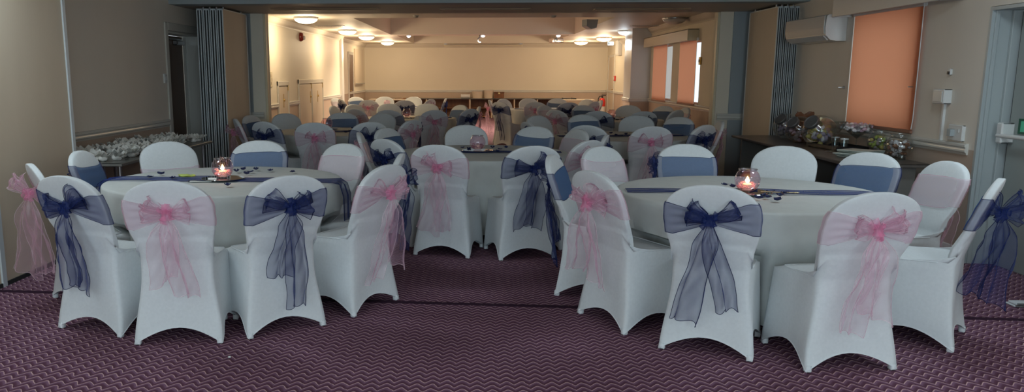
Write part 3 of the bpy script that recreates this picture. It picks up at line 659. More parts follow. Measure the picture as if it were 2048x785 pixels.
# ------------------------------------------------------------------ chairs
def yr(z):
    if z <= .47: return -.21 - .05 * (1 - z / .47) ** 2
    return -.21 - .165 * ((z - .47) / .48) ** 1.12
def lerp(a, b, t): return a + (b - a) * t
def ss(a, b, x): t = max(0, min(1, (x - a) / (b - a))); return t * t * (3 - 2 * t)
def wr(z):
    if z < .45: return lerp(.256, .205, ss(0, .42, z))
    if z < .79: return lerp(.205, .242, ss(.45, .76, z))
    t = min(1, (z - .79) / .16); return .242 * max(0, 1 - t ** 2.25) ** (1 / 2.15)
TB = .055
NP = 18
def ring():
    """unit-square outline points (u,v), 4*NP of them; v=-1 rear, +1 front; s = position along the side"""
    pts = []
    for side in range(4):
        for k in range(NP):
            s = -1 + 2 * k / NP; s = math.copysign(abs(s) ** .8, s)
            pts.append([(s, -1, s), (1, s, s), (-s, 1, s), (-1, -s, s)][side] + (side,))
    return pts
RG = ring()
def slab(z, u, v, off=0.):
    """outline of the back at height z"""
    w = max(wr(z), .001); c = .16
    x = u * (1 - c * abs(v) ** 6); y = v * (1 - c * abs(u) ** 6)
    edge = TB * (.55 + .45 * min(1, w / .2))
    cy = yr(z) + TB / 2
    return (x * (w + off), cy + y * (edge / 2 + off), z)
def foot(z, u, v, s, side, k):
    c = .045
    x = u * (1 - c * abs(v) ** 8); y = v * (1 - c * abs(u) ** 8)
    t = (v + 1) / 2; w = lerp(wr(z), lerp(.258, .222, min(1, z / .44)), t); yf = lerp(.25, .225, min(1, z / .45))
    mid = 1 - abs(s) ** 2; pull = .028 * mid * (1 - k) ** 1.5
    X = x * w; Y = lerp(yr(z), yf, (y + 1) / 2)
    if side == 0: Y += pull
    elif side == 2: Y -= pull
    elif side == 1: X -= pull
    else: X += pull
    return X, Y
def cover_mesh():
    loops = []
    hem = [.012, .10, .012, .10]
    K = 12
    for k in range(K + 1):
        kk = k / K; L = []
        for u, v, s, side in RG:
            hz = .006 + [.085, .095, .09, .095][side] * (1 - abs(s) ** 1.9)
            z = lerp(hz, .445, kk ** .9); X, Y = foot(z, u, v, s, side, kk); L.append((X, Y, z))
        loops.append(L)
    # seat edge and seat top collapsing onto the back
    Q = 10
    for q in range(Q + 1):
        t = q / Q; L = []
        for u, v, s, side in RG:
            X0, Y0 = foot(.45, u, v, s, side, 1); f = (v + 1) / 2
            zr = lerp(.452, .60, t ** .8); zf = .452 + .026 * ss(0, .25, t) + .006 * sin(PI * t)
            fz = f ** .45 if side in (1, 3) else f
            z = lerp(zr, zf, min(1, fz))
            sx, sy, _ = slab(max(z, .47), u, v)
            e = t ** 1.0; tx = t ** 1.6
            inset = .014 * ss(0, .2, t)
            X = lerp(X0 * (1 - inset / .2 * f), sx, tx if f > .02 else ss(0, .4, t)); Y = lerp(Y0 - inset * f, sy, e if f > .02 else ss(0, .3, t))
            L.append((X, Y, z))
        loops.append(L)
    last = loops[-1]
    for q in range(1, 5):
        t = q / 4; L = []
        for i, (u, v, s, side) in enumerate(RG):
            z = lerp(last[i][2], .66, t); sx, sy, _ = slab(z, u, v); L.append((lerp(last[i][0], sx, ss(0, 1, t)), lerp(last[i][1], sy, ss(0, 1, t)), z))
        loops.append(L)
    zs = [.69, .72, .75, .78, .81, .84, .865, .885, .90, .915, .927, .936, .943, .948]
    for z in zs: loops.append([slab(z, u, v) for u, v, s, side in RG])
    mb = MB(); n = len(RG)
    vs = [p for L in loops for p in L]; fs = []
    for j in range(len(loops) - 1):
        for i in range(n): fs.append((j * n + i, j * n + (i + 1) % n, (j + 1) * n + (i + 1) % n, (j + 1) * n + i))
    fs.append(tuple(range((len(loops) - 1) * n, len(loops) * n)))
    mb.add(vs, fs, 0)
    # hem ribbon along the bottom edge
    sl = [Vector(loops[K + 3][i]) + Vector((0, 0, .001)) for i, q in enumerate(RG) if q[3] in (1, 2, 3) and not (q[3] == 1 and q[2] < -.55) and not (q[3] == 3 and q[2] > .55)]
    return mb, loops[0], sl
mb, hemloop, seatline = cover_mesh(); ME_COVER = mb.mesh('chair_cover', 'cover', True)
mb = MB(); mb.tube([Vector(p) + Vector((0, 0, .002)) for p in hemloop + hemloop[:1]], .0028, 6); ME_HEM = mb.mesh('hem', 'cover_hem', True)
mb = MB(); mb.tube(seatline, .0032, 6); ME_PIPE = mb.mesh('seat_piping', 'cover_hem', True)
def pocket(cx, cy):
    sx = 1 if cx > 0 else -1; sy = 1 if cy > 0 else -1
    g = MB(); g.box((cx - sx * .034, cy - sy * .036, 0), (cx - sx * .001, cy - sy * .001, .04), 0, .006); return g.mesh('foot_pocket', 'cover_hem', True, 50)
ME_FOOT = [pocket(*c) for c in ((-.246, -.249), (.246, -.249), (.248, .238), (-.248, .238))]
# band
def band_mesh(col, tilt, seed, dz=0):
    g = random.Random(seed); mb = MB(); n = len(RG); R = 22; k1, k2 = g.uniform(0, 6), g.uniform(.8, 1.3)
    vs = []
    rows = [0, .02] + [i / R for i in range(1, R)] + [.98, 1]
    for r in rows:
        for u, v, s, side in RG:
            x = u if side in (0, 2) else math.copysign(1, u)
            if side == 0: h = lerp(.016, .088, abs(u) ** .75); zc = .765 + .004 * u
            else: h = .088 * k2 if side == 2 else .088; h = min(h, .1); zc = .765 - (.008 if side == 2 else 0)
            if side == 2: h = lerp(.088, h, 1 - abs(u) ** 4)
            z = zc + dz + (r * 2 - 1) * h + tilt * u
            off = .005 + (.0034 * sin(r * 23 + k1 + 3 * sin(u * 2)) * (1.1 - .4 * abs(u)) if side == 0 else .0012 * sin(r * 13 + k1)) + (.010 * (1 - abs(u)) if side == 0 else 0)
            vs.append(slab(min(z, .93), u, v, off))
    fs = []; ms = []
    for j in range(len(rows) - 1):
        for i in range(n):
            fs.append((j * n + i, j * n + (i + 1) % n, (j + 1) * n + (i + 1) % n, (j + 1) * n + i)); ms.append((3 if j in (0, len(rows) - 2) else 2) if RG[i][3] != 2 else (1 if j in (0, len(rows) - 2) else 0))
    mb.v = vs; mb.f = fs; mb.m = ms; mb.open = True
    return mb.mesh('sash', [col + '_band', col + '_band_hem', col, col + '_hem'], True)
# bow pieces, in chair coordinates around the knot
KZ = .765; KY = yr(KZ) - .022
def loop_mesh(col, sgn, seed):
    g = random.Random(seed); mb = MB(); mb.open = True
    L = g.uniform(.095, .15); up = g.uniform(-.10, .70); W = g.uniform(.045, .072); ph = g.uniform(0, 6); B = g.uniform(.03, .055); fq = g.uniform(7, 11); tw = g.uniform(-.5, .5)
    U, V = 30, 20
    def fn(a, b):
        s = a * 2 - 1; v = b * 2 - 1
        d = L * (1 - abs(s) ** 2.2) ** .8 if abs(s) < 1 else 0
        t = d / L; w = lerp(.009, W, t ** .75) * (1 + .10 * sin(v * 4 + ph))
        y = -B * (.4 + .6 * (s > 0)) * sin(PI * (1 - abs(s))) * (1 if s > 0 else -.15) - .006 - .010 * t * s
        y += .008 * sin(v * fq + ph + s * 2) * t ** .6 + .004 * sin(v * fq * 2.3 + ph * 2) * t
        y = min(y, .006)
        ww = v * w + .012 * sin(v * 3 + ph) * t * (1 if s > 0 else -1)
        d2 = d + .010 * sin(v * 5 + ph * 2) * t
        u2 = up + tw * t * .25 + (.18 if s > 0 else -.10) * t
        X = d2 * cos(u2) - ww * sin(u2); Z = d2 * sin(u2) + ww * cos(u2)
        return (sgn * X, KY + y, KZ + Z)
    mb.grid(fn, U, V, 0)
    for v in (0, 1): mb.tube([fn(i / U, v) for i in range(1, U)], .0015, 5, 1)
    return mb.mesh('loop', [col, col + '_hem'], True)
def tail_mesh(col, x0, ln, sway, w, seed):
    g = random.Random(seed); mb = MB(); mb.open = True; U, V = 26, 34
    ph = g.uniform(0, 6); ph2 = g.uniform(0, 6); fold = g.uniform(.8, 1.6); cut = g.uniform(-.05, .05); amp = g.uniform(.010, .017); tw = g.uniform(-1, 1)
    def fn(a, b):
        u = a * 2 - 1; t = b; ww = lerp(.012, w, ss(0, .26, t) * .85 + .15 * t) * (1 + .10 * sin(t * 8 + ph2))
        q = u + .26 * sin(u * PI * fold + ph) * ss(.05, .5, t)          # fabric folding back over itself
        x = x0 * min(1, t * 1.6) + sway * t * t + q * ww + .010 * sin(t * 6 + ph2) * t
        z = KZ - ln * t + (cut * u) * t * t - .01 * abs(u) * t + .008 * sin(u * 7 + ph) * t
        y = KY - .016 - .014 * sin(PI * min(1, t * 2.2)) + amp * sin(u * 6.5 + ph + t * 2.5 * tw) * ss(0, .35, t) + .005 * sin(15 * t + ph2 + u * 5) + .003 * sin(27 * t + u * 11)
        y += .055 * ss(.3, 1, t)
        return (x, y, z)
    mb.grid(fn, U, V, 0)
    edge = [fn(0, j / V) for j in range(1, V + 1)] + [fn(i / U, 1) for i in range(1, U + 1)] + [fn(1, j / V) for j in range(V - 1, 0, -1)]
    mb.tube(edge, .0017, 5, 1)
    return mb.mesh('tail', [col, col + '_hem'], True)
def knot_mesh(col, seed):
    mb = MB(); mb.open = True; g = random.Random(seed); k1 = g.uniform(0, 6)
    def fn(u, v):                                     # pleated wrap round the middle
        a = 2 * PI * u; z = (v - .5) * .058; r = .019 + .012 * abs(v * 2 - 1) ** 2 + .003 * sin(a * 6 + k1) + .002 * sin(a * 11)
        return (r * cos(a) * 1.15, KY - .014 + r * sin(a), KZ + z)
    mb.grid(fn, 30, 8)
    for q in range(7):                                # gathered pleats fanning out of the knot
        a = g.uniform(0, 6.28); L = g.uniform(.03, .055); w = g.uniform(.008, .014)
        def gn(u, v, a=a, L=L, w=w):
            d = .008 + L * v; o = (u - .5) * 2 * w * (.5 + v)
            return (d * cos(a) - o * sin(a), KY - .020 - .012 * sin(PI * v) - .006 * sin(u * PI), KZ + d * sin(a) + o * cos(a))
        mb.grid(gn, 5, 6)
    return mb.mesh('knot', [col + '_knot'], True)
VAR = {}
for ci, col in enumerate(('navy', 'pink')):
    VAR[col] = []
    for k in range(6):
        g = random.Random(100 * ci + k + 11)
        tails = [tail_mesh(col, -.030, g.uniform(.38, .57), g.uniform(-.10, .0), g.uniform(.062, .085), 31 * k + 1 + ci),
                 tail_mesh(col, .034, g.uniform(.46, .60), g.uniform(-.02, .07), g.uniform(.055, .085), 31 * k + 2 + ci)]
        VAR[col].append(dict(band=band_mesh(col, g.uniform(-.012, .012), k), loops=[loop_mesh(col, -1, 17 * k + 5 + ci), loop_mesh(col, 1, 17 * k + 6 + ci), loop_mesh(col, g.choice((-1, 1)), 17 * k + 7 + ci)], tails=tails, knot=knot_mesh(col, k + 3 + ci * 9)))
BAND_LOW = band_mesh('pink', 0, 50, -.11)
def chair(loc, rz, col, label, group, near=True, var=0, bow_side=None, mirror=False, low=False, twist=0):
    t = thing('banquet_chair', label, 'chair', loc, rz, group)
    cv = link('chair_cover', ME_COVER, t)
    if near:
        link('hem', ME_HEM, cv); link('seat_piping', ME_PIPE, cv)
        for m in ME_FOOT: link('foot_pocket', m, cv)
    if col:
        v = VAR[col][var % 6]; link('sash', BAND_LOW if low else v['band'], t)
        bw = link('bow', v['knot'], t)
        if low: bw.location = (0, .035, -.11)
        for k, m in enumerate(v['loops'] if near else v['loops'][:2]): link('bow_loop', m, bw)
        for m in v['tails']: link('bow_tail', m, bw)
        if twist:                                      # bow swung round its knot
            bw.rotation_euler = (0, 0, twist); k_ = Vector((0, KY, 0)); bw.location = k_ - Matrix.Rotation(twist, 3, 'Z') @ k_ + Vector((0, -.03, 0))
        if mirror: bw.scale = (-1, 1, 1)
        if bow_side:                                   # sash twisted round so that the bow sits at one side of the back
            ang = bow_side; bw.rotation_euler = (0, 0, ang); r = Matrix.Rotation(ang, 3, 'Z') @ Vector((0, KY, 0))
            bw.location = (math.copysign(.225, bow_side) - r.x, KY + .03 - r.y, 0)
    return t

TABLES = {'A': (-1.84, 5.68), 'B': (1.75, 5.26), 'C': (.03, 7.85), 'D': (-1.93, 10.6), 'H': (1.76, 10.0), 'E': (-1.25, 14.05), 'I': (2.25, 13.75), 'F': (-2.12, 18.7), 'G': (1.43, 17.6)}
TN = {'A': 'the round table by the beige boxed wall', 'B': 'the front round table by the sweets table', 'C': 'the centre round table in the second row', 'D': 'the round table before the cupboard wall',
      'H': 'the round table near the partition pillar', 'E': 'the fourth row table on the cupboard side', 'I': 'the fourth row table on the window side', 'F': 'the last row table on the cupboard side', 'G': 'the last row table on the window side'}
# (px, top_y, sash colour, phrase, facing tweak in degrees)
N_, P_, W_ = 'navy', 'pink', None
CH = {
'A': [(58, 328, P_, 'side on against the beige wall', 0, 0), (122, 352, N_, 'back view, bow nearest the beige wall', 0, 1), (327, 362, P_, 'back view, front middle', 0, 2), (568, 352, N_, 'back view, beside the centre aisle', 6, 3),
      (778, 330, P_, 'turned to the aisle with bow hanging', 0, 4), (703, 288, P_, 'front view, pink band plain, aisle side', 10, 1), (331, 283, P_, 'front view before the favours table', 0, 2), (517, 282, N_, 'front view behind the candle bowl', 0, 0), (165, 300, N_, 'front view, blue band, by the wall', 12, 4), (805, 308, N_, 'edge on behind the pink aisle chair', 0, 5)],
'B': [(1100, 310, N_, 'edge on with blue band at the aisle', 0, 2), (1180, 342, P_, 'back turned to the aisle with large bow', 0, 3), (1414, 370, N_, 'back view with wide bow, standing foremost', 4, 4), (1765, 385, P_, 'back view with long twisted tail', 0, 5),
      (2005, 358, N_, 'side on by the exit door', 0, 0), (1905, 323, P_, 'front view with pale band under the socket', 0, 1), (1748, 305, N_, 'front view with blue band before the sweets', 0, 2), (1573, 292, W_, 'front view with no sash', 0, 0), (1370, 288, N_, 'front view with bow slipped to one side', 0, 3), (1203, 292, P_, 'front view, pale band, aisle side', 6, 4)],
'C': [(887, 290, P_, 'back view facing away with pink bow', 0, 0), (1061, 292, N_, 'back view with dark bow', 0, 1), (931, 250, W_, 'front view, plain, behind the candle bowl', 0, 0), (1062, 254, N_, 'front view with blue band', 0, 4), (767, 278, N_, 'back turned with dark bow, cupboard side', 0, 2),
      (1160, 259, P_, 'front view with sheer pink band', 0, 5), (1180, 281, P_, 'side on, half hidden, pink band', 0, 1), (1215, 270, N_, 'edge on with dark bow behind', 0, 3), (769, 256, N_, 'front view with diagonal dark band', 0, 5), (716, 265, P_, 'edge on, pale, on the cupboard side', 0, 2)],
'D': [(650, 248, P_, 'back view with pink bow', 0, 3), (563, 227, W_, 'front view, plain, before the cupboard door', 0, 0), (685, 225, N_, 'front view with dark band', 0, 0), (506, 245, N_, 'back view by the folded partition', 0, 4), (491, 230, N_, 'front view against the pillar', 0, 5), (455, 238, P_, 'side on with pink bow by the folded partition', 0, 4),
      (770, 246, N_, 'back view at the aisle', 0, 0), (762, 227, W_, 'front view, plain, at the aisle', 0, 0), (826, 243, P_, 'back turned with pink bow at the aisle', 0, 1), (832, 232, N_, 'edge on with small dark bow at the aisle', 0, 2)],
'E': [(712, 218, P_, 'back turned with pink bow, wall side', 0, 2), (781, 220, N_, 'back view with dark bow', 0, 3), (758, 207, W_, 'front view, plain cream', 0, 0), (706, 208.5, W_, 'front view, plain, wall side', 0, 0), (672, 211, W_, 'edge on, plain, by the wall', 0, 0), (847, 207, W_, 'front view, plain, beside the candle bowl', 0, 0),
      (875, 221.5, P_, 'back view with pink bow and long tails', 0, 0), (923, 210, N_, 'front view with grey band by the aisle', 0, 1), (938, 218, N_, 'back turned, dark, by the aisle', 0, 4), (960, 213, P_, 'edge on with pink bow by the aisle', 0, 5)],
'F': [(702, 198, N_, 'side on by the far door', 0, 1), (716, 194, N_, 'front view by the far door', 0, 2), (754, 193.6, W_, 'front view, plain white', 0, 0), (682, 195, P_, 'edge on with pink bow by the wall', 0, 3), (736, 200, P_, 'back view with pink bow', 0, 4), (816, 193.6, W_, 'front view, plain, behind the dark bow chair', 0, 0),
      (815, 201.6, N_, 'back view with dark bow', 0, 5), (867, 198, P_, 'turned away with pink bow by the aisle', 0, 1), (890, 197.7, N_, 'edge on with dark bow by the aisle', 0, 0)],
'G': [(978, 200, P_, 'side on, pink bow, at the aisle', 0, 0), (1005, 204, N_, 'back view with dark bow at the aisle', 0, 3), (1005, 198, W_, 'front view, plain, behind the dark bow chair', 0, 0), (1058, 197, W_, 'front view, plain white, in the middle', 0, 0), (1064, 204, P_, 'back view with pink bow', 0, 2), (1114, 197, N_, 'front view with pale blue band', 0, 4),
      (1136, 205, N_, 'back view with large dark bow', 0, 1), (1168, 199, W_, 'front view, plain white, window side', 0, 0), (1191, 203, P_, 'back turned, pinkish, near the extinguisher', 0, 3), (1203, 200.5, W_, 'edge on near the fire extinguisher', 0, 0)],
'H': [(1175, 250.5, N_, 'back view with dark band towards the centre', 0, 5), (1302, 252, P_, 'back view with pink bow and long tails', 0, 4), (1277, 230.6, W_, 'front view, plain grey', 0, 0), (1079, 230.7, W_, 'front view, plain, aisle side', 0, 0), (1157, 229, N_, 'front view with dark band', 0, 0), (1361, 234, N_, 'front view with dark band, window side', 0, 2),
      (1398, 249, N_, 'back turned with dark bow by the pillar', 0, 3), (1423, 242, P_, 'edge on with pink bow by the pillar', 0, 2), (1052, 244, N_, 'half hidden on the aisle side', 0, 1)],
'I': [(1194, 222, N_, 'back view with dark bow', 0, 4), (1256, 211, W_, 'front view, plain brownish', 0, 0), (1288, 222.6, N_, 'back view, half hidden, dark sash', 0, 0), (1330, 212, N_, 'front view with grey band under the window', 0, 1), (1357, 220, W_, 'turned, plain, under the window', 0, 0), (1374, 215, P_, 'edge on with pink bow under the window', 0, 5),
      (1163, 211, N_, 'front view with dark band', 0, 3), (1111, 220, P_, 'back turned with pink bow at the aisle', 0, 1), (1087, 210, P_, 'edge on, pale, at the aisle', 0, 2)],
}
GN = {'A': 'chairs round the front table by the beige wall', 'B': 'chairs round the front table by the sweets', 'C': 'chairs round the centre table', 'D': 'chairs round the table before the cupboards', 'H': 'chairs round the table by the partition pillar',
      'E': 'chairs round the fourth row cupboard side table', 'I': 'chairs round the fourth row window side table', 'F': 'chairs round the last row cupboard side table', 'G': 'chairs round the last row window side table'}
SN = {'A': 'front table by the beige wall', 'B': 'front table by the sweets', 'C': 'centre table', 'D': 'cupboard wall table', 'H': 'partition pillar table', 'E': 'fourth row cupboard side table',
      'I': 'fourth row window side table', 'F': 'last row cupboard side table', 'G': 'last row window side table'}
AZ = {}
for k, lst in CH.items():
    cx, cy = TABLES[k]; AZ[k] = []; pol = []
    for px, ty, col, ph, tw, var in lst:
        p = onz(px, ty, .95); d = Vector((cx - p.x, cy - p.y)).normalized()
        q = Vector((p.x, p.y)) + d * .352
        pol.append([math.atan2(q.y - cy, q.x - cx), (q - Vector((cx, cy))).length])
    lo, hi = (.74, 1.4) if k in 'ABC' else ((.80, .94) if k == 'D' else (.82, 1.12))
    for c in pol: c[1] = max(lo, min(hi, c[1]))
    if k not in 'AB':                                   # chairs stand side by side round the rim
        for it in range(60):
            for i in range(len(pol)):
                for j in range(i):
                    d = (pol[i][0] - pol[j][0] + PI) % (2 * PI) - PI
                    if abs(d) < .52: e = (.52 - abs(d)) * .25 * (1 if d >= 0 else -1); pol[i][0] += e; pol[j][0] -= e
    for (px, ty, col, ph, tw, var), (an, rr) in zip(lst, pol):
        rz = an + PI / 2 + math.radians(tw)
        AZ[k].append((an, rr))
        nm = {'navy': 'navy sash', 'pink': 'pink sash', None: 'white cover'}[col]
        chair((cx + rr * cos(an), cy + rr * sin(an), 0), rz, col, '%s chair, %s, %s' % (nm, ph, SN[k]), GN[k], k in 'ABC', var, bow_side=(1.1 if (k, px) in (('B', 1370),) else None), low=(k, px) == ('A', 331), twist={('A', 58): .8, ('B', 2005): -.8, ('A', 778): -.35, ('A', 805): -.4, ('B', 1180): .35, ('D', 455): .6, ('G', 978): .6}.get((k, px), 0))
# ------------------------------------------------------------------ round tables, cloths and what lies on them
TR = .835; TZ = .75
def cloth_mesh(k):
    cx, cy = TABLES[k]; g = random.Random(ord(k)); ph = g.uniform(0, 6); n = 220; mb = MB()
    prof = [(0.0, 0, 0), (.3, 0, 0), (.6, 0, 0), (.82, 0, 0), (.885, 0, 0)]
    rows = []
    for t in (0, .3, .6, .85, .96, .985): rows.append((TR * t, TZ + .004, 0))
    for j in range(1, 3): a = PI / 2 * j / 2; rows.append((TR - .014 + .018 * sin(a), TZ + .004 - .014 * (1 - cos(a)), 0))
    for t in (.04, .1, .18, .28, .4, .52, .64, .76, .88, 1): rows.append((TR + .006, TZ - .012 - .66 * t, t))
    vs = []
    for r, z, t in rows:
        for i in range(n):
            a = 2 * PI * i / n
            fold = sin(a * 13 + ph + 1.3 * sin(a * 2 + ph)) + .5 * sin(a * 23 + 2 * ph + sin(3 * a))
            R = r + (.040 * fold + .016) * t ** .8
            if t > 0:
                for az, rr in AZ[k]:
                    da = (a - az + PI) % (2 * PI) - PI
                    if abs(da) < .42:
                        lim = rr - .265; w_ = 1 - ss(.26, .42, abs(da)); inn = ss(.25, .48, t) if z > .5 else 1
                        R = R - max(0, R - lim) * w_ * inn
                z2 = z + (.012 * sin(a * 4 + ph)) * t
            else: z2 = z
            vs.append((R * cos(a), R * sin(a), z2))
    fs = []
    for j in range(len(rows) - 1):
        for i in range(n):
            if j == 0: 
                continue
            fs.append((j * n + i, j * n + (i + 1) % n, (j + 1) * n + (i + 1) % n, (j + 1) * n + i))
    fs.append(tuple(n + i for i in range(n)))
    mb.add(vs, fs); return mb.mesh('tablecloth', 'linen', True, 60)
mbt = MB().lathe([(0, TZ - .03), (TR - .03, TZ - .03), (TR - .02, TZ - .02), (TR - .02, TZ - .004), (TR - .03, TZ), (0, TZ)], 48); ME_TOP = mbt.mesh('tabletop', 'wood_mid', True, 40)
ME_LEG = MB().cyl((.42, .42, 0), (.36, .36, TZ - .03), .018, 10).mesh('leg', 'steel', True, 40)
ME_COL = MB().lathe([(0, .0), (.02, 0), (.02, .6), (0, .6)], 8).mesh('crossbar', 'steel')
# candle bowl
def sphere_prof(r, a0, a1, n, cz): return [(r * sin(lerp(a0, a1, i / n)), cz - r * cos(lerp(a0, a1, i / n))) for i in range(n + 1)]
bo = [(0.001, .004), (.035, .004)] + sphere_prof(.078, .5, 2.45, 16, .074) + [(.054, .137), (.056, .142)]
ME_BOWL = MB().lathe(bo, 36).mesh('bowl', 'glass_pink', True)
ME_RIM = MB().lathe([(.052, .134), (.058, .138), (.058, .144), (.052, .144), (.052, .134)], 36).mesh('rim', 'glass', True)
ME_CANDLE = MB().lathe([(0, .01), (.028, .01), (.03, .015), (.03, .045), (.024, .05), (0, .048)], 20).mesh('candle', 'wax', True, 40)
ME_FLAME = MB().lathe([(.001, .052), (.009, .058), (.012, .068), (.008, .083), (.001, .098)], 12).mesh('flame', 'flame', True)
petm = MB()
for q in range(26):
    a = rnd.uniform(0, 6.28); r = rnd.uniform(.035, .055); s_ = rnd.uniform(.4, 1)
    petm.blob((r * cos(a), r * sin(a), .02 + .05 * s_ * rnd.random()), (.012, .012, .006), q, .3, 8)
ME_PET = petm.mesh('petals', 'pink', True)
ME_DISC = MB().lathe([(0, 0), (.15, 0), (.152, .002), (.15, .004), (0, .004)], 48).mesh('mirror_disc', 'mirror', True, 40)
def petal_mesh(seed):
    g = random.Random(seed); c = g.uniform(.3, .9); mb = MB(); mb.open = True
    def fn(a, b):
        u = a * 2 - 1; v = b * 2 - 1; w = .019 * (1 - v * v * .75) * (1 + .25 * v)
        return (u * w, v * .021, .003 + .014 * abs(u) ** 1.5 * c + .006 * v * v)
    mb.grid(fn, 6, 8); return mb.mesh('petal', 'navy_solid', True)
ME_PT = [petal_mesh(i) for i in range(4)]
def runner_mesh(ang, hang0, hang1, w, seed, x0=-1., x1=1.):
    g = random.Random(seed); ph = g.uniform(0, 6); mb = MB(); mb.open = True
    R = TR + .012; L0 = R * abs(x0) + hang0; L1 = R * x1 + hang1; U, V = 10, 90
    def fn(a, b):
        s = lerp(-L0, L1, b); u = a * 2 - 1
        lat = u * w / 2 * (1 + .18 * sin(s * 5 + ph)) + .03 * sin(s * 2.3 + ph)
        edge = math.sqrt(max(.01, R * R - lat * lat)); z = TZ + .010 + .006 * (1 + sin(u * 7 + s * 11 + ph)) * .6
        x = s
        if (hang1 > 0 and s > edge) or (hang0 > 0 and s < -edge):
            o = abs(s) - edge; sg = 1 if s > 0 else -1
            x = sg * (edge + .028 + .03 * min(1, o / .1) + .012 * sin(u * 6 + ph)); z = TZ + .006 - o; lat *= 1 - .25 * min(1, o / .3)
        return (x * cos(ang) - lat * sin(ang), x * sin(ang) + lat * cos(ang), z)
    mb.grid(fn, U, V, 0); mb.tube([fn(0, j / V) for j in range(V + 1)], .002, 5, 1); mb.tube([fn(1, j / V) for j in range(V + 1)], .002, 5, 1)
    return mb.mesh('runner', ['navy', 'navy_hem'], True)
RUN = {'A': (.02, .30, .30, .22, 1, 1), 'B': (-.09, 0, 0, .17, .93, .95), 'C': (-.03, 0, 0, .16, .45, .9), 'D': (.1, 0, .25, .2, .1, 1), 'H': (.05, 0, 0, .18, .95, .9), 'E': (.1, 0, 0, .2, .7, .9), 'I': (0, 0, 0, .2, .95, .6), 'F': (0, 0, 0, .2, .6, .8), 'G': (0, 0, 0, .2, .8, .8)}
BOWLPX = {'A': (446, 361), 'B': (1493, 389), 'C': (951, 303), 'D': (652, 258), 'E': (812, 237), 'I': (1221, 239), 'F': (773, 214)}
# petal positions seen on the two front tables
PET = {'A': [(322, 350), (345, 358), (487, 341), (501, 346), (512, 341), (540, 343), (493, 350), (585, 346), (455, 373), (300, 356), (473, 345)],
       'B': [(1507, 384), (1535, 397), (1555, 403), (1528, 393), (1560, 394), (1488, 398), (1477, 392), (1450, 372), (1465, 376), (1541, 386), (1517, 399), (1570, 388)],
       'C': [(985, 297), (1000, 300), (1012, 297), (925, 297), (938, 300), (975, 303), (995, 305)],
       'D': [(594, 263), (700, 262), (706, 258), (720, 265), (692, 266), (714, 261), (730, 263)],
       'H': [(1232, 272), (1243, 273), (1252, 270), (1262, 274), (1222, 268), (1132, 268)],
       'E': [(833, 236), (845, 234), (822, 238), (853, 232)], 'I': [(1228, 238), (1240, 236), (1250, 238), (1235, 241)], 'F': [(785, 212), (792, 213)], 'G': [(1090, 214), (1080, 215)]}
for k, (cx, cy) in TABLES.items():
    t = thing('round_table', 'round folding table hidden under the cloth of ' + TN[k][4:].replace('round table', 'table') if False else 'round folding banquet table beneath the cloth, ' + TN[k].replace('the round table ', '').replace('the ', '', 1), 'table', (cx, cy, 0), rnd.uniform(0, 1), 'round banquet tables')
    link('tabletop', ME_TOP, t)
    for q in range(4): o = link('leg', ME_LEG, t); o.rotation_euler = (0, 0, q * PI / 2)
    c = link('tablecloth', cloth_mesh(k), None, (cx, cy, 0)); tag(c, 'cream cloth to the floor on ' + TN[k], 'tablecloth', 'round table cloths')
    a, h0, h1, w, x0, x1 = RUN[k]
    o = link('organza_runner', runner_mesh(a, h0, h1, w, ord(k), x0, x1), None, (cx, cy - .06, 0)); tag(o, 'sheer navy organza runner across ' + TN[k], 'table runner', 'navy table runners')
    if k in BOWLPX:
        p = onz(*BOWLPX[k], TZ + .004)
        if k not in 'AB': p = Vector((lerp(p.x, cx, .3), lerp(p.y, cy, .5), p.z))
        z = TZ + .018
        d = link('mirror_disc', ME_DISC, None, (p.x, p.y, z)); tag(d, 'round mirror plate under the candle bowl on ' + TN[k], 'mirror plate', 'mirror plates')
        lit = k in 'AB'
        b = thing('candle_bowl', ('lit glass fishbowl candle holder on ' if lit else 'glass fishbowl with pink petals on ') + TN[k], 'candle bowl', (p.x, p.y, z + .005), 0, 'fishbowl centrepieces')
        link('bowl', ME_BOWL, b); link('rim', ME_RIM, b); link('petals', ME_PET, b)
        if lit:
            cd = link('candle', ME_CANDLE, b); link('flame', ME_FLAME, cd)
            ld = bpy.data.lights.new('candle_light', 'POINT'); ld.energy = .9; ld.color = (1, .55, .25); ld.shadow_soft_size = .015
            o = bpy.data.objects.new('candle_light', ld); C.objects.link(o); o.location = (p.x, p.y, z + .085)
        else: link('candle', ME_CANDLE, b)
    for i, (px, py) in enumerate(PET[k]):
        p = onz(px, py, TZ + .012)
        o = link('fabric_petal', ME_PT[i % 4], None, (p.x, p.y, TZ + .012), rnd.uniform(0, 6.28)); o.scale = (1.25,) * 3
        tag(o, 'small dark navy fabric petal scattered on ' + TN[k], 'petal', 'navy petals on ' + TN[k])
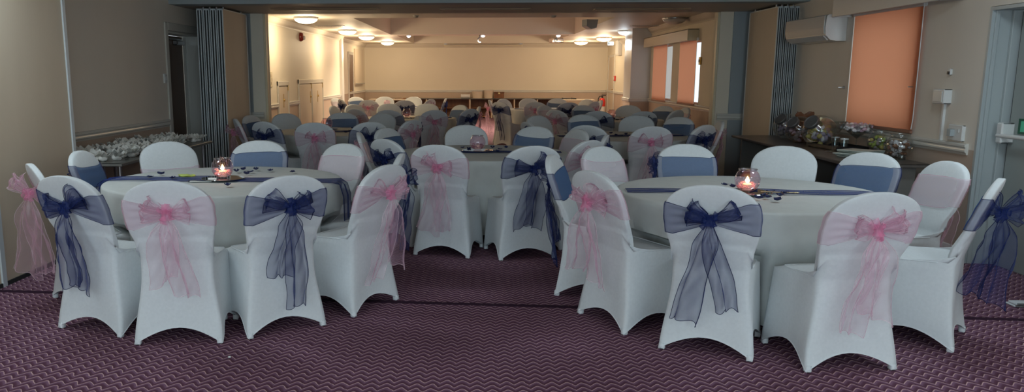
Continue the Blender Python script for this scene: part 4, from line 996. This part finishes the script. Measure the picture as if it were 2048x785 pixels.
# small favours on table A
p = onz(402, 364, TZ + .008); t = thing('favour_packet', 'clear wrapped white favour packet before the candle bowl', 'packet', p, .2); build('wrapper', MB().box((-.09, -.028, 0), (.09, .028, .012), 0, .005), 'glass', t); build('card', MB().box((-.075, -.02, .002), (.075, .02, .007)), 'paper', t)
p = onz(371, 355, TZ + .015); mb = MB(); mb.blob((0, 0, .012), (.05, .02, .01), 3, .3, 12); mb.blob((.05, .01, .012), (.025, .015, .008), 4, .3, 10); tag(build('ribbon_sprig', mb, 'lime', None, True, loc=p), 'small yellow green sprig lying on the navy runner', 'sprig')
p = onz(425, 362, TZ + .008); tag(build('name_card', MB().prism([(-.02, 0), (0, .022), (.02, 0), (.018, 0), (0, .02), (-.018, 0)], 0, -.03, .03), 'paper', None, loc=p), 'tiny folded white card beside the mirror plate', 'card')
p = onz(1558, 385, TZ + .02); t = thing('wooden_spoon_favour', 'long pale wooden stick lying by the candle bowl mirror', 'stick', p, -.15); build('stick', MB().cyl((-.11, 0, 0), (.09, 0, 0), .004, 8), 'foil_gold', t); build('tip', MB().blob((.10, 0, 0), (.02, .008, .005), 1, .1, 10), 'foil_gold', t)

# ------------------------------------------------------------------ favours table
trestle('side_table', -3.82, -3.08, 6.72, 7.90, .75, 'grey topped trestle table with favours, end by the boxed wall', 'table_grey')
trestle('side_table', -3.82, -3.08, 7.92, 9.10, .75, 'grey topped trestle table with favours, end by the brown door', 'table_grey')
def favour_mesh(seed):
    g = random.Random(seed); mb = MB(); mb.open = True; k = [g.uniform(0, 6) for _ in range(5)]
    mb.blob((0, 0, .022), (.038, .032, .024), seed, .18, 12)
    for s in (0, 1, 2):                              # gathered tulle corners
        a0 = g.uniform(0, 6.28)
        def fn(u, v, a0=a0):
            a = a0 + (u - .5) * 1.3; r = .02 + .075 * v; return (r * cos(a), r * sin(a), .03 + .035 * v + .014 * sin(u * 12 + k[s]) * v)
        mb.grid(fn, 8, 4)
    return mb.mesh('favour', 'favour', True)
FV = [favour_mesh(i) for i in range(8)]
g = random.Random(5)
for i in range(84):
    y = g.uniform(6.82, 9.02); x = g.uniform(-3.74, -3.18)
    o = link('party_favour', FV[i % 8], None, (x, y, .752), g.uniform(0, 6.28)); s_ = g.uniform(.8, 1.35); o.scale = (s_, s_, s_)
    tag(o, 'small white gathered tulle favour heaped on the grey table', 'favour', 'white favours heaped on the grey table')

# ------------------------------------------------------------------ sweets table
trestle('sweets_table', 3.18, 3.86, 6.98, 8.68, .75, 'dark trestle table with sweets, under the orange blind', 'table_dark', 'table_grey', True)
trestle('sweets_table', 3.18, 3.86, 8.70, 10.30, .75, 'dark trestle table with jars, beside the folded partition', 'table_dark', 'table_grey', True)
def sweets(name, col, c, r, n, size, seed, label, loc):
    g = random.Random(seed); mb = MB()
    for i in range(n):
        while True:
            p = Vector((g.uniform(-1, 1), g.uniform(-1, 1), g.uniform(-1, .75)))
            if p.length < 1: break
        mb.blob((c[0] + p.x * r[0], c[1] + p.y * r[1], c[2] + p.z * r[2]), (size * g.uniform(.7, 1.2), size * g.uniform(.6, 1), size * g.uniform(.6, 1)), i, .1, 8, i % len(col))
    o = build(name, mb, col, None, True, loc=loc); tag(o, label, 'sweets', None, 'stuff'); return o
def jar_at(px, py, r, label, lean, col, slabel, rz=.55, z=.75):
    p = onz(px, py, z); t = thing('sweet_jar', label, 'jar', (p.x, p.y, z), rz)
    def rot(mb):
        Rm = Matrix.Translation((0, 0, r * .98)) @ Matrix.Rotation(lean, 4, 'Y'); mb.v = [tuple(Rm @ Vector(v)) for v in mb.v]; return mb
    build('glass_body', rot(MB().lathe([(.001, -r)] + [(r * sin(a), -r * cos(a)) for a in [.2 + (2.45 - .2) * i / 14 for i in range(15)]] + [(r * .50, r * .9)], 28)), 'glass', t, True)
    build('lid', rot(MB().lathe([(0, r * .84), (r * .44, r * .84), (r * .46, r * .87), (r * .46, r * 1.06), (r * .42, r * 1.10), (r * .38, r * 1.10), (r * .34, r * 1.06), (0, r * 1.06)], 28)), 'grey_plastic', t, True, 40)
    sweets('sweets', col, (0, 0, r * .85), (r * .68, r * .68, r * .68), 60, r * .17, px, slabel, (p.x, p.y, z))
jar_at(1571, 277, .15, 'lidded glass jar of lilac sweets nearest the folded partition', -.95, ['sweet_lilac', 'sweet_stripe'], 'lilac and grey sweets inside the jar nearest the partition')
jar_at(1597, 286, .15, 'lidded glass jar of brown sweets between two other lidded jars', -.95, ['sweet_brown', 'sweet_stripe', 'sweet_pink'], 'brown mixed sweets inside the middle lidded jar')
jar_at(1636, 294, .17, 'lidded glass jar of yellow sweets beside the tall cocktail glass', -.95, ['sweet_yellow', 'sweet_lilac', 'sweet_white'], 'yellow sweets inside the largest lidded jar')
def gift_bag(px, py, w, h, m, label):
    p = onx(px, py, 3.70); t = thing('sweet_bag', label, 'bag', (p.x, p.y, .75), .4)
    def fn(u, v):
        a = 2 * PI * u; r = w * (1 - .55 * math.exp(-((v - .72) / .1) ** 2) + .10 * sin(5 * a) * v); zz = h * v
        return (r * cos(a), r * .7 * sin(a), zz + .02 * sin(a * 4) * (v > .9))
    mb = MB(); mb.open = True; mb.grid(fn, 24, 14); build('wrapper', mb, m, t, True)
    build('tie', MB().lathe([(w * .43, h * .70), (w * .48, h * .72), (w * .43, h * .74)], 16, sy=.7), 'foil_gold', t, True)
    return t
gift_bag(1607, 262, .11, .32, 'sweet_brown', 'brown and gold wrapped sweet bag standing behind the jars')
gift_bag(1632, 262, .10, .27, 'foil_gold', 'gold wrapped sweet bag standing beside the brown one')
# cocktail glass bowls
def coupe(px, py, R, H, label, m='glass', z=.75, sq=1.):
    p = onz(px, py, z); t = thing('cocktail_glass', label, 'glass', (p.x, p.y, z))
    build('bowl', MB().lathe([(.006, H * .45), (R * .45, H * .68), (R * .98, H), (R, H), (R * .47, H * .66), (.004, H * .43)], 32), m, t, True, 50)
    build('stem', MB().cyl((0, 0, .008), (0, 0, H * .46), .006, 10), m, t, True, 40); build('foot', MB().lathe([(0, 0), (R * .55, 0), (R * .55, .005), (.01, .012), (0, .012)], 28), m, t, True, 40)
    return p
q = coupe(1664, 304, .12, .30, 'tall empty cocktail glass between the yellow sweets and marshmallows')
q = coupe(1711, 301, .18, .27, 'giant cocktail glass heaped with white marshmallows')
sweets('marshmallows', ['sweet_white', 'sweet_white', 'sweet_pink'], (0, 0, .235), (.165, .165, .045), 130, .02, 9, 'white and pale pink marshmallows heaped in the giant cocktail glass', (q.x, q.y, .75))
for px, py, cl_, lb, sl in ((1758, 307, ['sweet_yellow', 'lime', 'sweet_stripe'], 'round glass jar of green and yellow sweets by the blind', 'green and yellow sweets in the round open jar'), (1797, 318, ['sweet_stripe', 'sweet_white', 'sweet_brown'], 'round glass jar of striped humbugs at the table end', 'striped humbugs in the round jar at the table end')):
    p = onz(px, py, .75); t = thing('sweet_jar', lb, 'jar', (p.x, p.y, .75)); r = .115
    build('glass_body', MB().lathe([(.001, .004)] + [(r * sin(a), r - r * cos(a)) for a in [.3 + 2.1 * i / 12 for i in range(13)]] + [(r * .7, r * 1.95)], 28), 'glass', t, True); build('rim', MB().lathe([(r * .68, r * 1.9), (r * .74, r * 1.92), (r * .74, r * 1.98), (r * .68, r * 1.98)], 28), 'glass', t, True)
    sweets('sweets', cl_, (0, 0, r * .9), (r * .78, r * .78, r * .7), 70, .02, px, sl, (p.x, p.y, .75))
p = onx(1676, 268, 3.68); t = thing('serving_tray', 'dark tray with glasses behind the marshmallow bowl', 'tray', (p.x, p.y, .75), .1); build('tray_base', MB().box((-.16, -.28, 0), (.16, .28, .015), 0, .005), 'black', t); build('tray_rim', MB().box((-.17, -.29, .015), (-.155, .29, .045)).box((.155, -.29, .015), (.17, .29, .045)).box((-.155, -.29, .015), (.155, -.275, .045)).box((-.155, .275, .015), (.155, .29, .045)), 'black', t)
for i, dy in enumerate((-.16, .05)):
    t2 = thing('tumbler', 'small clear tumbler on the dark tray, ' + ('end by the blind' if i == 0 else 'end by the partition'), 'glass', (p.x, p.y + dy, .767)); build('glass_wall', MB().lathe([(0, .003), (.032, 0), (.04, .10), (.037, .10), (.03, .008), (0, .008)], 24), 'glass', t2, True, 40); build('band', MB().lathe([(.0395, .09), (.041, .1), (.0395, .102)], 24), 'white_plastic', t2, True)
p = onz(1716, 313, .76)
for i in range(5):
    o = build('paper_bag', MB().box((-.12, -.16, 0), (.12, .16, .010), 0, .004).box((-.12, -.16, .010), (.12, -.10, .014), 0, .001), 'paper_green', None, loc=(p.x + g.uniform(-.02, .02), p.y + g.uniform(-.02, .02), .751 + .0145 * i), rz=.5 + g.uniform(-.25, .25))
    tag(o, 'flat pale paper sweet bag, ' + ['bottom of the stack', 'second up in the stack', 'middle of the stack', 'fourth up in the stack', 'topmost of the stack'][i] + ' by the marshmallows', 'paper bag', 'stack of paper sweet bags')
for i, (px, py) in enumerate(((1775, 297), (1790, 300), (1805, 303))):
    p = onx(px, py, 3.78); o = build('glass_tealight', MB().lathe([(0, .002), (.03, 0), (.034, .05), (.031, .05), (.027, .006), (0, .006)], 20), 'glass', None, True, loc=(p.x, p.y, .75)); tag(o, 'small clear glass tealight holder under the blind edge, ' + ['by the green sweets', 'middle of the three', 'by the striped humbugs'][i], 'tealight holder', 'tealight holders under the blind')

# low cupboard and white cloth by exit door
p = onz(2046, 470, .55); t = thing('low_cupboard', 'low dark wooden cupboard beside the exit door', 'cupboard', (3.66, 4.72, 0))
build('carcass', MB().box((-.2, -.3, .04), (.2, .3, .52), 0, .006), 'wood_dark', t); build('top', MB().box((-.22, -.32, .52), (.22, .32, .55), 0, .006), 'wood_mid', t); build('door', MB().box((-.212, -.28, .06), (-.2, .28, .50), 0, .003), 'wood_dark', t)
p = onz(2042, 606, .02); tag(build('folded_cloth', MB().box((-.07, -.05, 0), (.07, .05, .012), 0, .004).box((-.06, -.05, .012), (.07, .04, .026), 0, .005), 'cover', None, loc=(p.x, p.y, 0)), 'small folded white cloth on the carpet by the low cupboard', 'cloth')
p = onz(459, 717, 0); tag(build('paper_scrap', MB().blob((0, 0, .006), (.008, .006, .005), 2, .3, 8), 'paper', None, True, loc=(p.x, p.y, 0)), 'tiny white scrap lying on the open carpet', 'scrap')

# ------------------------------------------------------------------ light
def area(name, loc, size, sy, energy, col, rot):
    ld = bpy.data.lights.new(name, 'AREA'); ld.shape = 'RECTANGLE'; ld.size = size; ld.size_y = sy; ld.energy = energy; ld.color = col
    o = bpy.data.objects.new(name, ld); C.objects.link(o); o.location = loc; o.rotation_euler = rot; return o
area('window_daylight', (-2.0, YB + .03, 1.65), 2.4, 1.55, 52, (.64, .86, 1), (PI / 2, 0, 0))
area('window_daylight', (1.9, YB + .03, 1.65), 2.6, 1.55, 60, (.64, .86, 1), (PI / 2, 0, 0))
for x in (-2.9, 2.9):  # unseen overhead panels with lamps, added as fill to brighten the near hall
    for y in (-1.4, 1.8, 5.0):
        t = thing('added_fill_light', 'added square fill light under the near hall ceiling, out of view', 'ceiling light', (x, y, ZN), 0, 'added near hall fill lights')
        build('fill_frame', MB().box((-.32, -.32, -.03), (.32, -.30, 0)).box((-.32, .30, -.03), (.32, .32, 0)).box((-.32, -.30, -.03), (-.30, .30, 0)).box((.30, -.30, -.03), (.32, .30, 0)), 'white_plastic', t)
        build('fill_diffuser', MB().box((-.30, -.30, -.015), (.30, .30, -.005)), 'lamp_cool', t)
        area('fill_lamp', (x, y, ZN - .05), .56, .56, {-1.4: 50, 1.8: 11, 5.0: 12}[y], (.72, .88, 1), (0, 0, 0))
W = bpy.data.worlds.new('World'); bpy.context.scene.world = W; W.use_nodes = True
nt = W.node_tree; bg = nt.nodes['Background']; bg.inputs[0].default_value = (.84, .94, 1, 1); bg.inputs[1].default_value = 1.6

cam = bpy.data.cameras.new('camera'); co = bpy.data.objects.new('camera', cam); C.objects.link(co)
cam.sensor_fit = 'HORIZONTAL'; cam.sensor_width = 36; cam.lens = FL / 2048 * 36
cam.shift_x = (1024 - PX) / 2048; cam.shift_y = (PY - 392.5) / 2048
co.location = (0, 0, EYE); co.rotation_euler = (PI / 2 - TH, 0, PH)
bpy.context.scene.camera = co
S = bpy.context.scene
S.view_settings.view_transform = 'Standard'; S.view_settings.look = 'None'; S.view_settings.exposure = .24; S.view_settings.gamma = 1; S.view_settings.use_curve_mapping = False
S.cycles.transparent_max_bounces = 24; S.cycles.max_bounces = 8; S.cycles.use_denoising = True; S.cycles.sample_clamp_indirect = 4
